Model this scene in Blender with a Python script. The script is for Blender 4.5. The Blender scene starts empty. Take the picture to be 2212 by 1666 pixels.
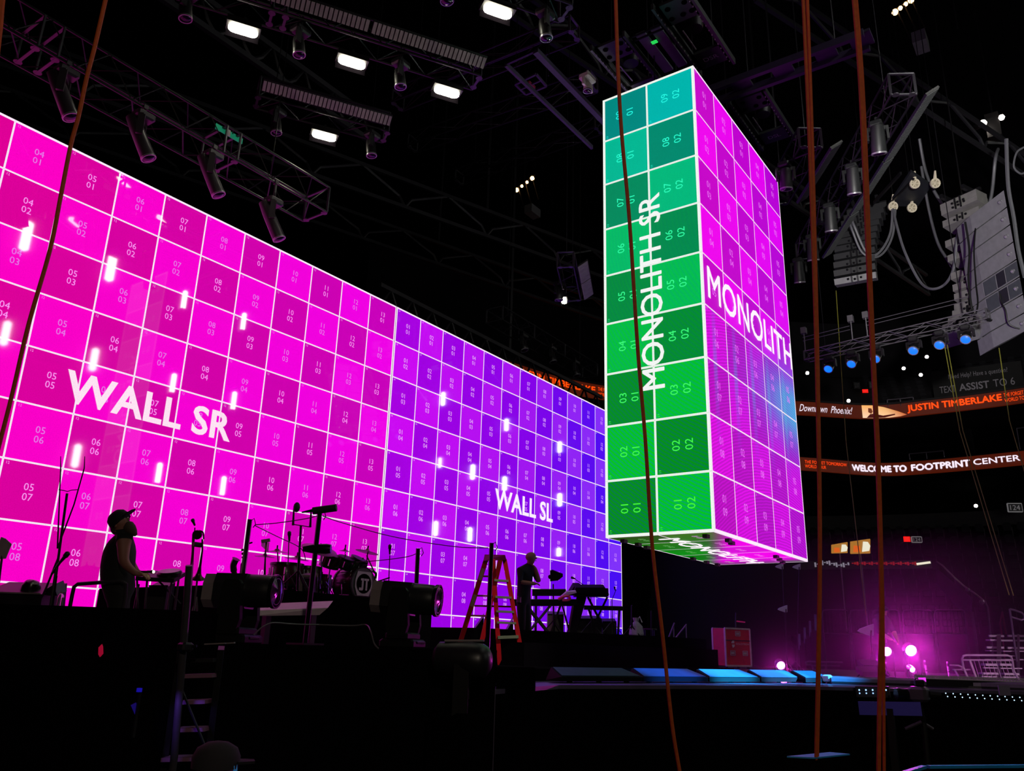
import bpy, math, random
from mathutils import Vector as V, Matrix as M
random.seed(7)
S = bpy.context.scene
COL = S.collection
# ---------------------------------------------------------------- camera, world, exposure
CAM = V((0, 0, 1.65)); F = 1791.64
CR = V((0.57694539, -0.81632675, 0.02728833)); CU = V((-0.26171754, -0.1531165, 0.95292144)); CF = V((0.77371697, 0.55692547, 0.30198688))
cd = bpy.data.cameras.new('camera'); co = bpy.data.objects.new('camera', cd); COL.objects.link(co)
co.matrix_world = M(((CR.x, CU.x, -CF.x, CAM.x), (CR.y, CU.y, -CF.y, CAM.y), (CR.z, CU.z, -CF.z, CAM.z), (0, 0, 0, 1)))
cd.sensor_width = 36; cd.lens = F / 2212 * 36; cd.clip_end = 400; cd.clip_start = .05
S.camera = co
w = bpy.data.worlds.new('night'); S.world = w; w.use_nodes = True
w.node_tree.nodes['Background'].inputs[0].default_value = (.02, .012, .03, 1)
w.node_tree.nodes['Background'].inputs[1].default_value = .05
S.view_settings.view_transform = 'Standard'; S.view_settings.look = 'None'
S.view_settings.exposure = 0; S.view_settings.gamma = 1; S.view_settings.use_curve_mapping = False
S.cycles.max_bounces = 5; S.cycles.diffuse_bounces = 2; S.cycles.glossy_bounces = 3
S.cycles.use_denoising = True; S.cycles.sample_clamp_indirect = 3

def ray(px, py): return CF + (px - 1106) / F * CR + (833 - py) / F * CU
def at(px, py, D): return CAM + D * ray(px, py)
def atz(px, py, z): d = ray(px, py); return CAM + d * ((z - 1.65) / d.z)
def aty(px, py, y): d = ray(px, py); return CAM + d * (y / d.y)
def atx(px, py, x): d = ray(px, py); return CAM + d * (x / d.x)
def depth(p): return (V(p) - CAM).dot(CF)

def light(name, kind, loc, col, power, target=None, size=.1, angle=40, blend=.4):
    l = bpy.data.lights.new(name, kind); l.energy = power; l.color = col
    o = bpy.data.objects.new(name, l); COL.objects.link(o); o.location = loc
    if kind == 'SPOT': l.spot_size = math.radians(angle); l.spot_blend = blend; l.shadow_soft_size = size
    elif kind == 'AREA': l.size = size
    else: l.shadow_soft_size = size
    if target is not None: o.rotation_euler = (V(target) - V(loc)).to_track_quat('-Z', 'Y').to_euler()
    return o

SPKFILL = light('speaker_fill', 'SPOT', (-2, -3.2, 2.6), (1, .98, .94), 30000, (27, 2.2, 14), .3, 21, .6)   # added unseen spot that brightens the hanging speakers
ROPEFILL = light('rope_fill', 'SPOT', (-5, -7, 8), (1, .84, .66), 1150, (9, 4, 5), .3, 75, .8)   # unseen flood put in so the orange ropes show
# ---------------------------------------------------------------- materials
def lin(c): return tuple((x / 255 / 12.92) if x / 255 <= .04045 else ((x / 255 + .055) / 1.055) ** 2.4 for x in c)
MATS = {}
def mat(name, rgb, rough=.5, metal=0., emit=None, es=1., var=.25, scale=6., spec=.5, sample=True, bump=0.):
    if name in MATS: return MATS[name]
    m = bpy.data.materials.new(name); m.use_nodes = True; nt = m.node_tree; b = nt.nodes['Principled BSDF']
    c = lin(rgb)
    b.inputs['Roughness'].default_value = rough; b.inputs['Metallic'].default_value = metal
    b.inputs['Specular IOR Level'].default_value = spec
    tc = nt.nodes.new('ShaderNodeTexCoord'); n = nt.nodes.new('ShaderNodeTexNoise'); n.inputs['Scale'].default_value = scale; n.inputs['Detail'].default_value = 4
    mx = nt.nodes.new('ShaderNodeMix'); mx.data_type = 'RGBA'
    mx.inputs['A'].default_value = (*[x * (1 - var) for x in c], 1); mx.inputs['B'].default_value = (*[min(1, x * (1 + var)) for x in c], 1)
    nt.links.new(tc.outputs['Object'], n.inputs['Vector']); nt.links.new(n.outputs['Fac'], mx.inputs['Factor']); nt.links.new(mx.outputs['Result'], b.inputs['Base Color'])
    if bump:
        bp = nt.nodes.new('ShaderNodeBump'); bp.inputs['Strength'].default_value = bump; nt.links.new(n.outputs['Fac'], bp.inputs['Height']); nt.links.new(bp.outputs['Normal'], b.inputs['Normal'])
    if emit:
        b.inputs['Emission Color'].default_value = (*lin(emit), 1); b.inputs['Emission Strength'].default_value = es
        if not sample: m.cycles.emission_sampling = 'NONE'
    MATS[name] = m; return m

def led_mat(name, sample, streak=False):
    m = bpy.data.materials.new(name); m.use_nodes = True; nt = m.node_tree; b = nt.nodes['Principled BSDF']
    b.inputs['Base Color'].default_value = (.004, .004, .004, 1); b.inputs['Roughness'].default_value = .6 if streak else .032; b.inputs['Specular IOR Level'].default_value = .1 if streak else .3
    a = nt.nodes.new('ShaderNodeAttribute'); a.attribute_name = 'Col'
    tc = nt.nodes.new('ShaderNodeTexCoord')
    # faint LED pixel grain
    n = nt.nodes.new('ShaderNodeTexNoise'); n.inputs['Scale'].default_value = 60; n.inputs['Detail'].default_value = 1
    mp = nt.nodes.new('ShaderNodeMapRange'); mp.inputs['From Min'].default_value = .3; mp.inputs['From Max'].default_value = .7; mp.inputs['To Min'].default_value = .93; mp.inputs['To Max'].default_value = 1.06
    nt.links.new(tc.outputs['Object'], n.inputs['Vector']); nt.links.new(n.outputs['Fac'], mp.inputs['Value'])
    mul = nt.nodes.new('ShaderNodeMix'); mul.data_type = 'RGBA'; mul.blend_type = 'MULTIPLY'; mul.inputs['Factor'].default_value = 1
    nt.links.new(a.outputs['Color'], mul.inputs['A']); nt.links.new(mp.outputs['Result'], mul.inputs['B'])
    out = mul.outputs['Result']
    if streak:   # scan-line ripple shown on the tall screen; strength is carried by the attribute's alpha
        wv = nt.nodes.new('ShaderNodeTexWave'); wv.wave_type = 'RINGS'; wv.rings_direction = 'SPHERICAL'; wv.inputs['Scale'].default_value = 5.5; wv.inputs['Distortion'].default_value = 1.5; wv.inputs['Detail'].default_value = 1
        mpg = nt.nodes.new('ShaderNodeMapping'); mpg.inputs['Location'].default_value = streak
        nt.links.new(tc.outputs['Object'], mpg.inputs['Vector']); nt.links.new(mpg.outputs['Vector'], wv.inputs['Vector'])
        f = nt.nodes.new('ShaderNodeMath'); f.operation = 'MULTIPLY'
        nt.links.new(wv.outputs['Fac'], f.inputs[0]); nt.links.new(a.outputs['Alpha'], f.inputs[1])
        hs = nt.nodes.new('ShaderNodeMix'); hs.data_type = 'RGBA'
        sh = nt.nodes.new('ShaderNodeHueSaturation'); sh.inputs['Hue'].default_value = .57; sh.inputs['Value'].default_value = .62
        if streak[2] > 0: sh.inputs['Hue'].default_value = .49; sh.inputs['Value'].default_value = .6
        nt.links.new(out, sh.inputs['Color']); nt.links.new(f.outputs[0], hs.inputs['Factor']); nt.links.new(out, hs.inputs['A']); nt.links.new(sh.outputs['Color'], hs.inputs['B'])
        out = hs.outputs['Result']
    nt.links.new(out, b.inputs['Emission Color']); b.inputs['Emission Strength'].default_value = 1
    if not sample: m.cycles.emission_sampling = 'NONE'
    MATS[name] = m; return m
LED = led_mat('led_face', True); PRINT = led_mat('led_print', False); PRINT2 = led_mat('led_print_matt', False); LEDF = led_mat('led_face_matt', True)
for m_ in (PRINT2, LEDF): m_.node_tree.nodes['Principled BSDF'].inputs['Roughness'].default_value = .6; m_.node_tree.nodes['Principled BSDF'].inputs['Specular IOR Level'].default_value = .08
LEDG = led_mat('led_face_ripple_green', True, (-.2, 3.4, -6.0)); LEDM = led_mat('led_face_ripple_magenta', True, (-1.0, 0, 6.0))
BLK = mat('black_metal', (17, 16, 18), .45, 0, var=.2); BLKG = mat('black_gloss', (15, 14, 17), .25)
MATT = mat('matt_black', (9, 7, 10), .9, spec=0.); ALU = mat('truss_metal', (38, 37, 41), .4, .6); CHROME = mat('chrome', (170, 168, 175), .18, 1)
GREY = mat('grey_paint', (112, 112, 116), .55); WHITE = mat('white_paint', (205, 200, 205), .5); DRAPE = mat('drape', (7, 5, 8), .95, bump=.4, scale=40, spec=0.)
DECK = mat('deck_black', (84, 76, 98), .3, scale=3); RUB = mat('rubber', (16, 15, 17), .7)
LADW = light('ladder_fill', 'SPOT', (8, -2, 13), (1, .9, .8), 4300, (11.4, 8.2, 2.4), .15, 12, .8)   # extra spot, no fixture modelled, lifts the red of the ladder
def lamp(name, rgb, es, sample=True): return mat('lamp_' + name, (30, 30, 30), .4, emit=rgb, es=es, sample=sample)

# ---------------------------------------------------------------- mesh builder
def frame(d, up=(0, 0, 1)):
    d = V(d).normalized(); u = V(up)
    if abs(d.dot(u.normalized())) > .98: u = V((1, 0, 0))
    s = d.cross(u).normalized(); return d, s, s.cross(d).normalized()
class MB:
    def __init__(s): s.v = []; s.f = []; s.m = []; s.k = 0
    def add(s, vs, fs, mi=None):
        o = len(s.v); s.v += [tuple(p) for p in vs]; s.f += [tuple(i + o for i in f) for f in fs]; s.m += [s.k if mi is None else mi] * len(fs); return s
    def hexa(s, p8): return s.add(p8, [(0, 3, 2, 1), (4, 5, 6, 7), (0, 1, 5, 4), (1, 2, 6, 5), (2, 3, 7, 6), (3, 0, 4, 7)])
    def box(s, c, d, R=None, bev=0.):
        c = V(c); hx, hy, hz = d[0] / 2, d[1] / 2, d[2] / 2
        if not bev:
            P = [V((x * hx, y * hy, z * hz)) for z in (-1, 1) for x, y in ((-1, -1), (1, -1), (1, 1), (-1, 1))]
            return s.hexa([c + (R @ p if R else p) for p in P])
        b = min(bev, hx * .45, hy * .45, hz * .45); P = []
        for z, i in ((-hz, b), (-hz + b, 0), (hz - b, 0), (hz, b)):
            for x, y in ((-hx, -hy), (hx, -hy), (hx, hy), (-hx, hy)):
                sx, sy = (1 if x > 0 else -1), (1 if y > 0 else -1); e = b
                a = V((x - sx * (i + e), y - sy * i, z)); q = V((x - sx * i, y - sy * (i + e), z))
                P += [a, q] if sx * sy < 0 else [q, a]
        # ring order fix: sort each ring by angle
        rings = []
        for k in range(4): rings.append(sorted(P[k * 8:k * 8 + 8], key=lambda p: math.atan2(p.y / hy, p.x / hx)))
        vs = [c + (R @ p if R else p) for r_ in rings for p in r_]; fs = [tuple(range(7, -1, -1)), tuple(range(24, 32))]
        for k in range(3): fs += [(k * 8 + j, k * 8 + (j + 1) % 8, k * 8 + 8 + (j + 1) % 8, k * 8 + 8 + j) for j in range(8)]
        return s.add(vs, fs)
    def bar(s, p, q, w, h, up=(0, 0, 1)):
        p, q = V(p), V(q); d, a, b = frame(q - p, up); a = a * w / 2; b = b * h / 2
        return s.hexa([p - a - b, p + a - b, p + a + b, p - a + b, q - a - b, q + a - b, q + a + b, q - a + b])
    def tube(s, pts, r, n=6, cap=True):
        pts = [V(p) for p in pts]; k = len(pts); rs = r if isinstance(r, (list, tuple)) else [r] * k; vs = []; pa = None
        for i, p in enumerate(pts):
            d = (pts[min(i + 1, k - 1)] - pts[max(i - 1, 0)]).normalized()
            if pa is None: _, a, _b = frame(d); b = d.cross(a)
            else:
                a = (pa - d * pa.dot(d)).normalized(); b = d.cross(a)
            pa = a
            vs += [p + rs[i] * (math.cos(t) * a + math.sin(t) * b) for t in (2 * math.pi * j / n for j in range(n))]
        fs = [(i * n + j, i * n + (j + 1) % n, (i + 1) * n + (j + 1) % n, (i + 1) * n + j) for i in range(k - 1) for j in range(n)]
        if cap: fs += [tuple(range(n - 1, -1, -1)), tuple(range((k - 1) * n, k * n))]
        return s.add(vs, fs)
    def lathe(s, p, d, prof, n=16):   # prof: (distance along d, radius)
        d, a, b = frame(d); p = V(p); vs = []
        for t, r in prof: vs += [p + d * t + max(r, 1e-4) * (math.cos(x) * a + math.sin(x) * b) for x in (2 * math.pi * j / n for j in range(n))]
        k = len(prof); fs = [(i * n + j, i * n + (j + 1) % n, (i + 1) * n + (j + 1) % n, (i + 1) * n + j) for i in range(k - 1) for j in range(n)]
        return s.add(vs, fs + [tuple(range(n - 1, -1, -1)), tuple(range((k - 1) * n, k * n))])
    def prism(s, poly, o, ex, ey, ez, t):   # 2-D outline extruded by t along ez
        o, ex, ey, ez = V(o), V(ex), V(ey), V(ez); n = len(poly)
        vs = [o + ex * x + ey * y for x, y in poly] + [o + ex * x + ey * y + ez * t for x, y in poly]
        return s.add(vs, [tuple(range(n - 1, -1, -1)), tuple(range(n, 2 * n))] + [(i, (i + 1) % n, n + (i + 1) % n, n + i) for i in range(n)])
    def sphere(s, c, r, n=10, sq=(1, 1, 1)):
        m_ = n // 2; c = V(c); vs = [c + V((0, 0, -r * sq[2]))]
        for i in range(1, m_): 
            t = math.pi * i / m_; vs += [c + V((r * math.sin(t) * math.cos(2 * math.pi * j / n) * sq[0], r * math.sin(t) * math.sin(2 * math.pi * j / n) * sq[1], -r * math.cos(t) * sq[2])) for j in range(n)]
        vs.append(c + V((0, 0, r * sq[2]))); e = len(vs) - 1
        fs = [(0, 1 + (j + 1) % n, 1 + j) for j in range(n)] + [(e, e - n + j, e - n + (j + 1) % n) for j in range(n)]
        fs += [(1 + i * n + j, 1 + i * n + (j + 1) % n, 1 + (i + 1) * n + (j + 1) % n, 1 + (i + 1) * n + j) for i in range(m_ - 2) for j in range(n)]
        return s.add(vs, fs)
    def text(s, T, o, ex, ey, ez, t=.004):   # flat lettering with a little depth
        vs, fs = T; o, ex, ey, ez = V(o), V(ex), V(ey), V(ez)
        return s.add([o + ex * x + ey * y + ez * t for x, y in vs], fs)
    def build(s, name, m, parent=None, smooth=False, recalc=True, kind=None):
        org = V((0, 0, 0))
        if parent is not None: org = V(parent['_o']) 
        else:
            xs = [p[0] for p in s.v]; ys = [p[1] for p in s.v]; zs = [p[2] for p in s.v]
            org = V(((min(xs) + max(xs)) / 2, (min(ys) + max(ys)) / 2, min(zs)))
        me = bpy.data.meshes.new(name); me.from_pydata([tuple(V(p) - org) for p in s.v], [], s.f)
        ms = m if isinstance(m, (list, tuple)) else [m]
        for x in ms: me.materials.append(x)
        if len(ms) > 1: me.polygons.foreach_set('material_index', s.m)
        if smooth: me.shade_smooth(); me.set_sharp_from_angle(angle=math.radians(40))
        o = bpy.data.objects.new(name, me); COL.objects.link(o); o['_o'] = tuple(org)
        if parent is not None:
            o.parent = parent
        else: o.location = org
        if kind: o['kind'] = kind
        return o
def tag(o, label, cat, group=None, kind=None):
    if label: o['label'] = label
    if cat: o['category'] = cat
    if group: o['group'] = group
    if kind: o['kind'] = kind
    return o
def thing(name, label, cat, loc, group=None):
    o = bpy.data.objects.new(name, None); COL.objects.link(o); o.location = loc; o['_o'] = tuple(loc); o.empty_display_size = .1
    return tag(o, label, cat, group)
def copy_tree(o, parent=None):
    c = o.copy(); COL.objects.link(c)
    if parent is not None: c.parent = parent
    for ch in list(o.children): copy_tree(ch, c)
    return c
def place(proto, used, loc, rot=(0, 0, 0), label=None, scale=1.):
    o = proto if not used else copy_tree(proto)
    o.location = loc; o.rotation_euler = rot; o.scale = (scale,) * 3
    if label: o['label'] = label
    return o
def structure(o): o['kind'] = 'structure'; return o

# ---------------------------------------------------------------- lettering
TC = {}
def txt(s, size=1., bold=0., shear=0., space=1., align='CENTER', res=3, sx=1.):
    k = (s, bold, shear, space, align, res)
    if k not in TC:
        c = bpy.data.curves.new('lettering', 'FONT'); c.body = s; c.size = 1; c.offset = bold; c.shear = shear; c.space_character = space; c.resolution_u = res; c.align_x = align; c.space_line = .9
        o = bpy.data.objects.new('lettering', c); COL.objects.link(o); dg = bpy.context.evaluated_depsgraph_get(); dg.update()
        me = bpy.data.meshes.new_from_object(o.evaluated_get(dg))
        vs = [(v.co.x, v.co.y) for v in me.vertices]; fs = [tuple(p.vertices) for p in me.polygons]
        bpy.data.objects.remove(o); bpy.data.curves.remove(c); bpy.data.meshes.remove(me)
        TC[k] = (vs, fs)
    vs, fs = TC[k]
    return [(x * size * sx, y * size) for x, y in vs], fs
def fit(s, wd, ht, **kw):   # lettering scaled to fill a box, origin at its centre
    vs, fs = txt(s, **kw); xs = [a for a, _ in vs]; ys = [b for _, b in vs]; x0, x1, y0, y1 = min(xs), max(xs), min(ys), max(ys)
    return [((x - (x0 + x1) / 2) * wd / (x1 - x0), (y - (y0 + y1) / 2) * ht / (y1 - y0)) for x, y in vs], fs

# ---------------------------------------------------------------- LED panels
DIG = {}
def panel(parent, O, ex, ey, ez, s, rim, cols, lines, dcol, small, rot=0, n=1, face=None, line=(255, 236, 255), dsz=.18, gap=.17, name='panel', thick=.09):
    """one LED tile: body, lit face cut by its own white rim, cell numbers; O = lower-left corner, ez = outward."""
    l, r, b, t = rim; mb = MB(); colv = []
    O, ex, ey, ez = V(O), V(ex), V(ey), V(ez); e = .0008
    def P(x, y, z=0.): return O + ex * x + ey * y + ez * z
    mb.k = 2
    mb.add([P(e, e), P(s - e, e), P(s - e, s - e), P(e, s - e), P(e + .01, e + .01, -thick), P(s - e - .01, e + .01, -thick), P(s - e - .01, s - e - .01, -thick), P(e + .01, s - e - .01, -thick)],
           [(1, 0, 4, 5), (2, 1, 5, 6), (3, 2, 6, 7), (0, 3, 7, 4), (4, 7, 6, 5)])
    colv += [(0, 0, 0, 0)] * 20
    xs = [l + (s - l - r) * i / n for i in range(n + 1)]; ys = [b + (s - b - t) * i / n for i in range(n + 1)]
    mb.k = 0
    vs = [P(x, y) for y in ys for x in xs]; w_ = n + 1
    fs = [(j * w_ + i, j * w_ + i + 1, (j + 1) * w_ + i + 1, (j + 1) * w_ + i) for j in range(n) for i in range(n)]
    mb.add(vs, fs)
    cc = [cols(x / s, y / s) for y in ys for x in xs]; cc = [(*lin(c[:3]), c[3] if len(c) > 3 else 0) for c in cc]
    for f in fs: colv += [cc[i] for i in f]
    mb.k = 1
    L = (*lin(line), 0)
    R = [(e, e, s - e, b), (e, s - t, s - e, s - e), (e, b, l, s - t), (s - r, b, s - e, s - t)]
    for x0, y0, x1, y1 in R:
        mb.add([P(x0, y0), P(x1, y0), P(x1, y1), P(x0, y1)], [(0, 1, 2, 3)]); colv += [L] * 4
    D = (*lin(dcol), 0); cs, sn = math.cos(rot), math.sin(rot)
    def put(T, cx, cy):
        vs, fs = T
        mb.add([P(cx + x * cs - y * sn, cy + x * sn + y * cs, .003) for x, y in vs], fs)
        for f in fs: colv.extend([D] * len(f))
    for i, st in enumerate(lines):
        q = ((len(lines) - 1) / 2 - i) * gap * s; T = txt(st, dsz * s, res=2); h = dsz * s * .34
        put(T, s / 2 - sn * (q - h), s / 2 + cs * (q - h))
    if small:
        T = txt(small, .068 * s, res=1)
        if rot: put(T, l + .075 * s, b + .05 * s)
        else: put(T, l + .065 * s, s - t - .07 * s)
    o = mb.build(name, [face or LED, PRINT2 if face else PRINT, MATT], parent)
    a = o.data.color_attributes.new('Col', 'FLOAT_COLOR', 'CORNER'); a.data.foreach_set('color', [x for c in colv for x in c])
    return o
def mixc(a, b, t): return tuple(x + (y - x) * t for x, y in zip(a, b))
def lettering(parent, T, o, ex, ey, ez, col, name='lettering', t=.012, fat=0.):
    mb = MB(); o = V(o)
    for i, (a, b) in enumerate(((0, 0), (fat, 0), (-fat, 0), (0, fat), (0, -fat)) if fat else ((0, 0),)): mb.text(T, o + V(ex) * a + V(ey) * b, ex, ey, ez, t + i * .0015)
    ob = mb.build(name, PRINT, parent)
    a = ob.data.color_attributes.new('Col', 'FLOAT_COLOR', 'CORNER'); a.data.foreach_set('color', [*lin(col), 0] * len(ob.data.loops))
    return ob

X, Y, Z = V((1, 0, 0)), V((0, 1, 0)), V((0, 0, 1))
# ================================================================ SETTING
ARENA = mat('arena_dark', (5, 4, 7), .95, spec=.05); CONC = mat('arena_concrete', (12, 10, 14), .9, spec=.1); FLOORM = mat('arena_floor', (10, 9, 11), .7, spec=.2)
structure(MB().box((15, 0, -.1), (150, 130, .2)).build('floor', FLOORM))
structure(MB().box((15, 0, 31.2), (150, 130, .4)).build('ceiling', ARENA))
structure(MB().box((75, 0, 15.5), (.4, 130, 31)).build('wall_right', ARENA))
structure(MB().box((15, 50, 15.5), (120, .4, 31)).build('wall_back', ARENA))
structure(MB().box((-45, 0, 15.5), (.4, 130, 31)).build('wall_left', ARENA))
# stage deck with its bent front edge
edge = [V((8.05, 5.9, 0)), V((10.0, 6.27, 0)), V((13.97, 4.5, 0)), V((16.86, 1.5, 0)), V((19.2, -3.5, 0))]
deck = [(-13, 14.6), (-13, 13), (1.5, 8.4), (5.2, 8.2)] + [(p.x, p.y) for p in edge] + [(36, -3.5), (36, 14.6)]
structure(MB().prism(deck, (0, 0, .0), X, Y, Z, 1.2).build('stage_deck', DECK))
# dark drapes either side of and behind the wall, with soft folds
def drape(name, p, q, z0, z1, amp=.12, pitch=.55, m=DRAPE):
    p, q = V(p), V(q); L = (q - p).length; n = max(4, int(L / pitch * 4)); d = (q - p).normalized(); s = d.cross(Z); vs = []
    for i in range(n + 1):
        a = p + d * (L * i / n) + s * amp * math.sin(i * math.pi / 2 + .3 * math.sin(i)); vs += [V((a.x, a.y, z0)), V((a.x, a.y, z1))]
    nb = len(vs); vs += [V(v_) - s * .02 for v_ in vs]
    fs = [(2 * i, 2 * i + 2, 2 * i + 3, 2 * i + 1) for i in range(n)] + [(nb + 2 * i, nb + 2 * i + 1, nb + 2 * i + 3, nb + 2 * i + 2) for i in range(n)]
    return MB().add(vs, fs).build(name, m, smooth=True)
tag(drape('stage_drape', (28.6, 16.5, 0), (50, 24, 0), 0, 9), 'tall black drape hanging behind the stage, right of the purple video wall', 'drape')
# ================================================================ LED VIDEO WALLS
TOP = 8.8074 + 1.65; WX, WY = 15.1372, 14.8487; R1 = .016
def wall_screen(name, label, ox, oy, ang, ncol, small, colfn, first):
    t = V((math.cos(ang), math.sin(ang), 0)); nrm = V((math.sin(ang), -math.cos(ang), 0))
    root = thing(name, label, 'video wall', (ox, oy, .46), 'stage video walls')
    for c in range(1, ncol + 1):
        for r in range(1, 11):
            O = V((ox, oy, TOP)) + t * (c - 1) - Z * r
            base, dc = colfn(c, r)
            rim = (R1 if c > 1 else .04, R1 if c < ncol else .04, R1, .045 if r == 1 else R1)
            panel(root, O, t, Z, nrm, 1.0, rim, lambda x, y, b=base: b, ['%02d' % c, '%02d' % r], dc, small)
    fr = MB()
    for c in range(0, ncol + 1, 1): fr.bar(V((ox, oy, .46)) + t * (min(max(c, .1), ncol - .1)) - nrm * .16, V((ox, oy, TOP - .04)) + t * (min(max(c, .1), ncol - .1)) - nrm * .16, .06, .1, up=nrm)
    for z in (.5, 3.5, 6.5, TOP - .15): fr.bar(V((ox, oy, z)) + t * .1 - nrm * .24, V((ox, oy, z)) + t * (ncol - .1) - nrm * .24, .08, .08)
    
    for c in range(1, ncol, 3): fr.bar(V((ox, oy, 0)) + t * c - nrm * .22, V((ox, oy, .6)) + t * c - nrm * .22, .1, .1)
    fr.build('support_frame', BLK, root)
    return root, t, nrm
def sr_col(c, r):
    k = (c - 3) / 10
    if (c + r) % 2: return mixc((253, 0, 192), (238, 0, 230), k), (226, 120, 236)
    return mixc((222, 0, 150), (200, 0, 186), k), (250, 150, 248)
def sl_col(c, r):
    k = (c - 1) / 12
    a = mixc((203, 8, 242), (160, 22, 240), k * 2) if k < .5 else mixc((160, 22, 240), (128, 50, 250), k * 2 - 1)
    b = mixc((166, 0, 224), (132, 2, 232), k * 2) if k < .5 else mixc((132, 2, 232), (72, 14, 244), k * 2 - 1)
    return (a, (236, 165, 250)) if (c + r) % 2 else (b, (238, 165, 252))
sr, t1, n1 = wall_screen('video_wall', 'long magenta tiled video wall reading WALL SR, nearer half behind the band', WX - 13, WY, 0, 13, '12', sr_col, 1)
lettering(sr, fit('WALL SR', 3.56, .61, bold=.022), V((WX - 13, WY, TOP)) + t1 * 6.53 - Z * 4.515 + n1 * .001, t1, Z, n1, (255, 226, 244))
sl, t2, n2 = wall_screen('video_wall', 'purple tiled video wall reading WALL SL, farther half behind the keyboards', WX + .014, WY, .009, 13, '14', sl_col, 1)
lettering(sl, fit('WALL SL', 3.28, .62, bold=.022), V((WX + .014, WY, TOP)) + t2 * 6.45 - Z * 4.5 + n2 * .001, t2, Z, n2, (255, 240, 255))

# ================================================================ HANGING FOUR-SIDED SCREEN
MX, MY, MT = 12.852, 5.1433, 10.88 + 1.65
mono = thing('hanging_video_screen', 'tall hanging box of video tiles, green side and magenta side, reading MONOLITH', 'video screen', (MX + 2.5, MY + 1, MT - 9))
MR = (.02, .02, .02, .02)
def gcol(c, r):          # green face, r counted from the bottom, both dark and light cells drift from teal down to green
    k = (9 - r) / 8
    a = mixc((0, 180, 172), (0, 198, 6), min(1, k * 1.15)); b = mixc((0, 136, 128), (0, 146, 8), min(1, k * 1.15))
    rp = min(1, max(0, k - .2) * 1.3)
    return lambda x, y: (*(a if (c + r) % 2 else b), rp * .8)
for c in (1, 2):
    for r in range(1, 10):
        # lower-left corner as seen from the left side: columns run from the far edge to the near corner
        O = V((MX, MY + 2 - (c - 1), MT - (10 - r)))
        rim = (.055 if c == 1 else .02, .045 if c == 2 else .02, .05 if r == 1 else .02, .05 if r == 9 else .02)
        panel(mono, O, -Y, Z, -X, 1.0, rim, gcol(c, r), ['%02d' % r, '%02d' % c], mixc((40, 250, 230), (70, 250, 60), (9 - r) / 8), '19', rot=math.pi / 2, face=LEDG, dsz=.21, gap=.24, line=(240, 248, 240))
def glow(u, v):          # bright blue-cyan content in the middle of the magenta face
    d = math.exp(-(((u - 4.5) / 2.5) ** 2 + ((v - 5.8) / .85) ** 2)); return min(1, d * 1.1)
def mcol(c, r):
    k = (c - 1) / 4
    a = mixc((238, 0, 236), (222, 0, 240), k); b = mixc((198, 0, 200), (182, 0, 212), k)
    base = a if (c + r) % 2 else b
    def f(x, y):
        u, v = c - 1 + x, r - y; g = glow(u, v)
        low = mixc(base, (214, 20, 232), .25 if r > 5 else 0)
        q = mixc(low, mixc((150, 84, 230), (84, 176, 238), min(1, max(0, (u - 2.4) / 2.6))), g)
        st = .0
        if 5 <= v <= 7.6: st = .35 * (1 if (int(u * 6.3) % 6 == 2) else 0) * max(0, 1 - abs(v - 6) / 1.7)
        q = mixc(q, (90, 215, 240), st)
        return (*q, .75 if r > 5 else 0)
    return f
for c in range(1, 6):
    for r in range(1, 10):
        O = V((MX + c - 1, MY, MT - r))
        rim = (.045 if c == 1 else .014, .04 if c == 5 else .014, .055 if r == 9 else .014, .045 if r == 1 else .014)
        panel(mono, O, X, Z, -Y, 1.0, rim, mcol(c, r), ['%02d' % c, '%02d' % r], (236, 120, 250), '17', n=(12 if r > 4 else 1), face=LEDM, dsz=.2, gap=.22)
def bcol(c, r):          # underside
    def f(x, y):
        u, v = c - 1 + x, (r - 1) + (1 - y)          # v = 0 at the near magenta edge, 2 at the back
        k = min(1, max(0, (u - 2.3 * v + .2) / .9)); e = min(1, max(0, (u - 4.3) / .5)) * (1 if v < .5 else .6)
        g = mixc((44, 74, 14), (0, 140, 10), min(1, u / 2.6)) if (c + r) % 2 else mixc((60, 112, 20), (0, 120, 8), min(1, u / 2.6))
        q = mixc(g, (236, 0, 228) if (c + r) % 2 else (214, 10, 214), k)
        return (*mixc(q, (20, 120, 30), e * .7), 0)
    return f
for c in range(1, 6):
    for r in (1, 2):
        O = V((MX + c - 1, MY + r, MT - 9))
        rim = (.03 if c == 1 else .014, .03 if c == 5 else .014, .03 if r == 2 else .014, .03 if r == 1 else .014)
        panel(mono, O, X, -Y, -Z, 1.0, rim, bcol(c, r), ['%02d' % r + ' ' + '%02d' % c], (120, 190, 110) if r == 2 else (246, 150, 246), '', n=8, dsz=.16, face=LEDF)
core = MB(); core.k = 0
core.box((MX + 2.5, MY + 1, MT - 4.5), (4.78, 1.78, 8.78)); core.build('core_frame', MATT, mono)
bk = MB()
for c in range(5):
    for r in range(9): bk.box((MX + c + .5, MY + 1.95, MT - r - .5), (.99, .08, .98))
for c in range(2):
    for r in range(9): bk.box((MX + 4.95, MY + c + .5, MT - r - .5), (.08, .97, .98))
bk.build('rear_tiles', MATT, mono, kind='stuff')
for (x, y) in ((.3, 1.8), (.85, 1.8), (1.3, 1.85), (.25, .25), (.9, .12), (1.25, .2), (3.4, 1.85), (4.1, 1.85), (4.7, 1.85), (3.6, .2), (4.1, .3), (4.6, .4)):
    MB().box((MX + x, MY + y, MT - 9.03), (.13, .08, .06)).build('bracket', BLK, mono)
lettering(mono, fit('MONOLITH SR', 3.88, .43), V((MX, MY + 1.0, MT - 4.49)) - X * .001, Z, Y, -X, (244, 246, 244), fat=.008)
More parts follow.
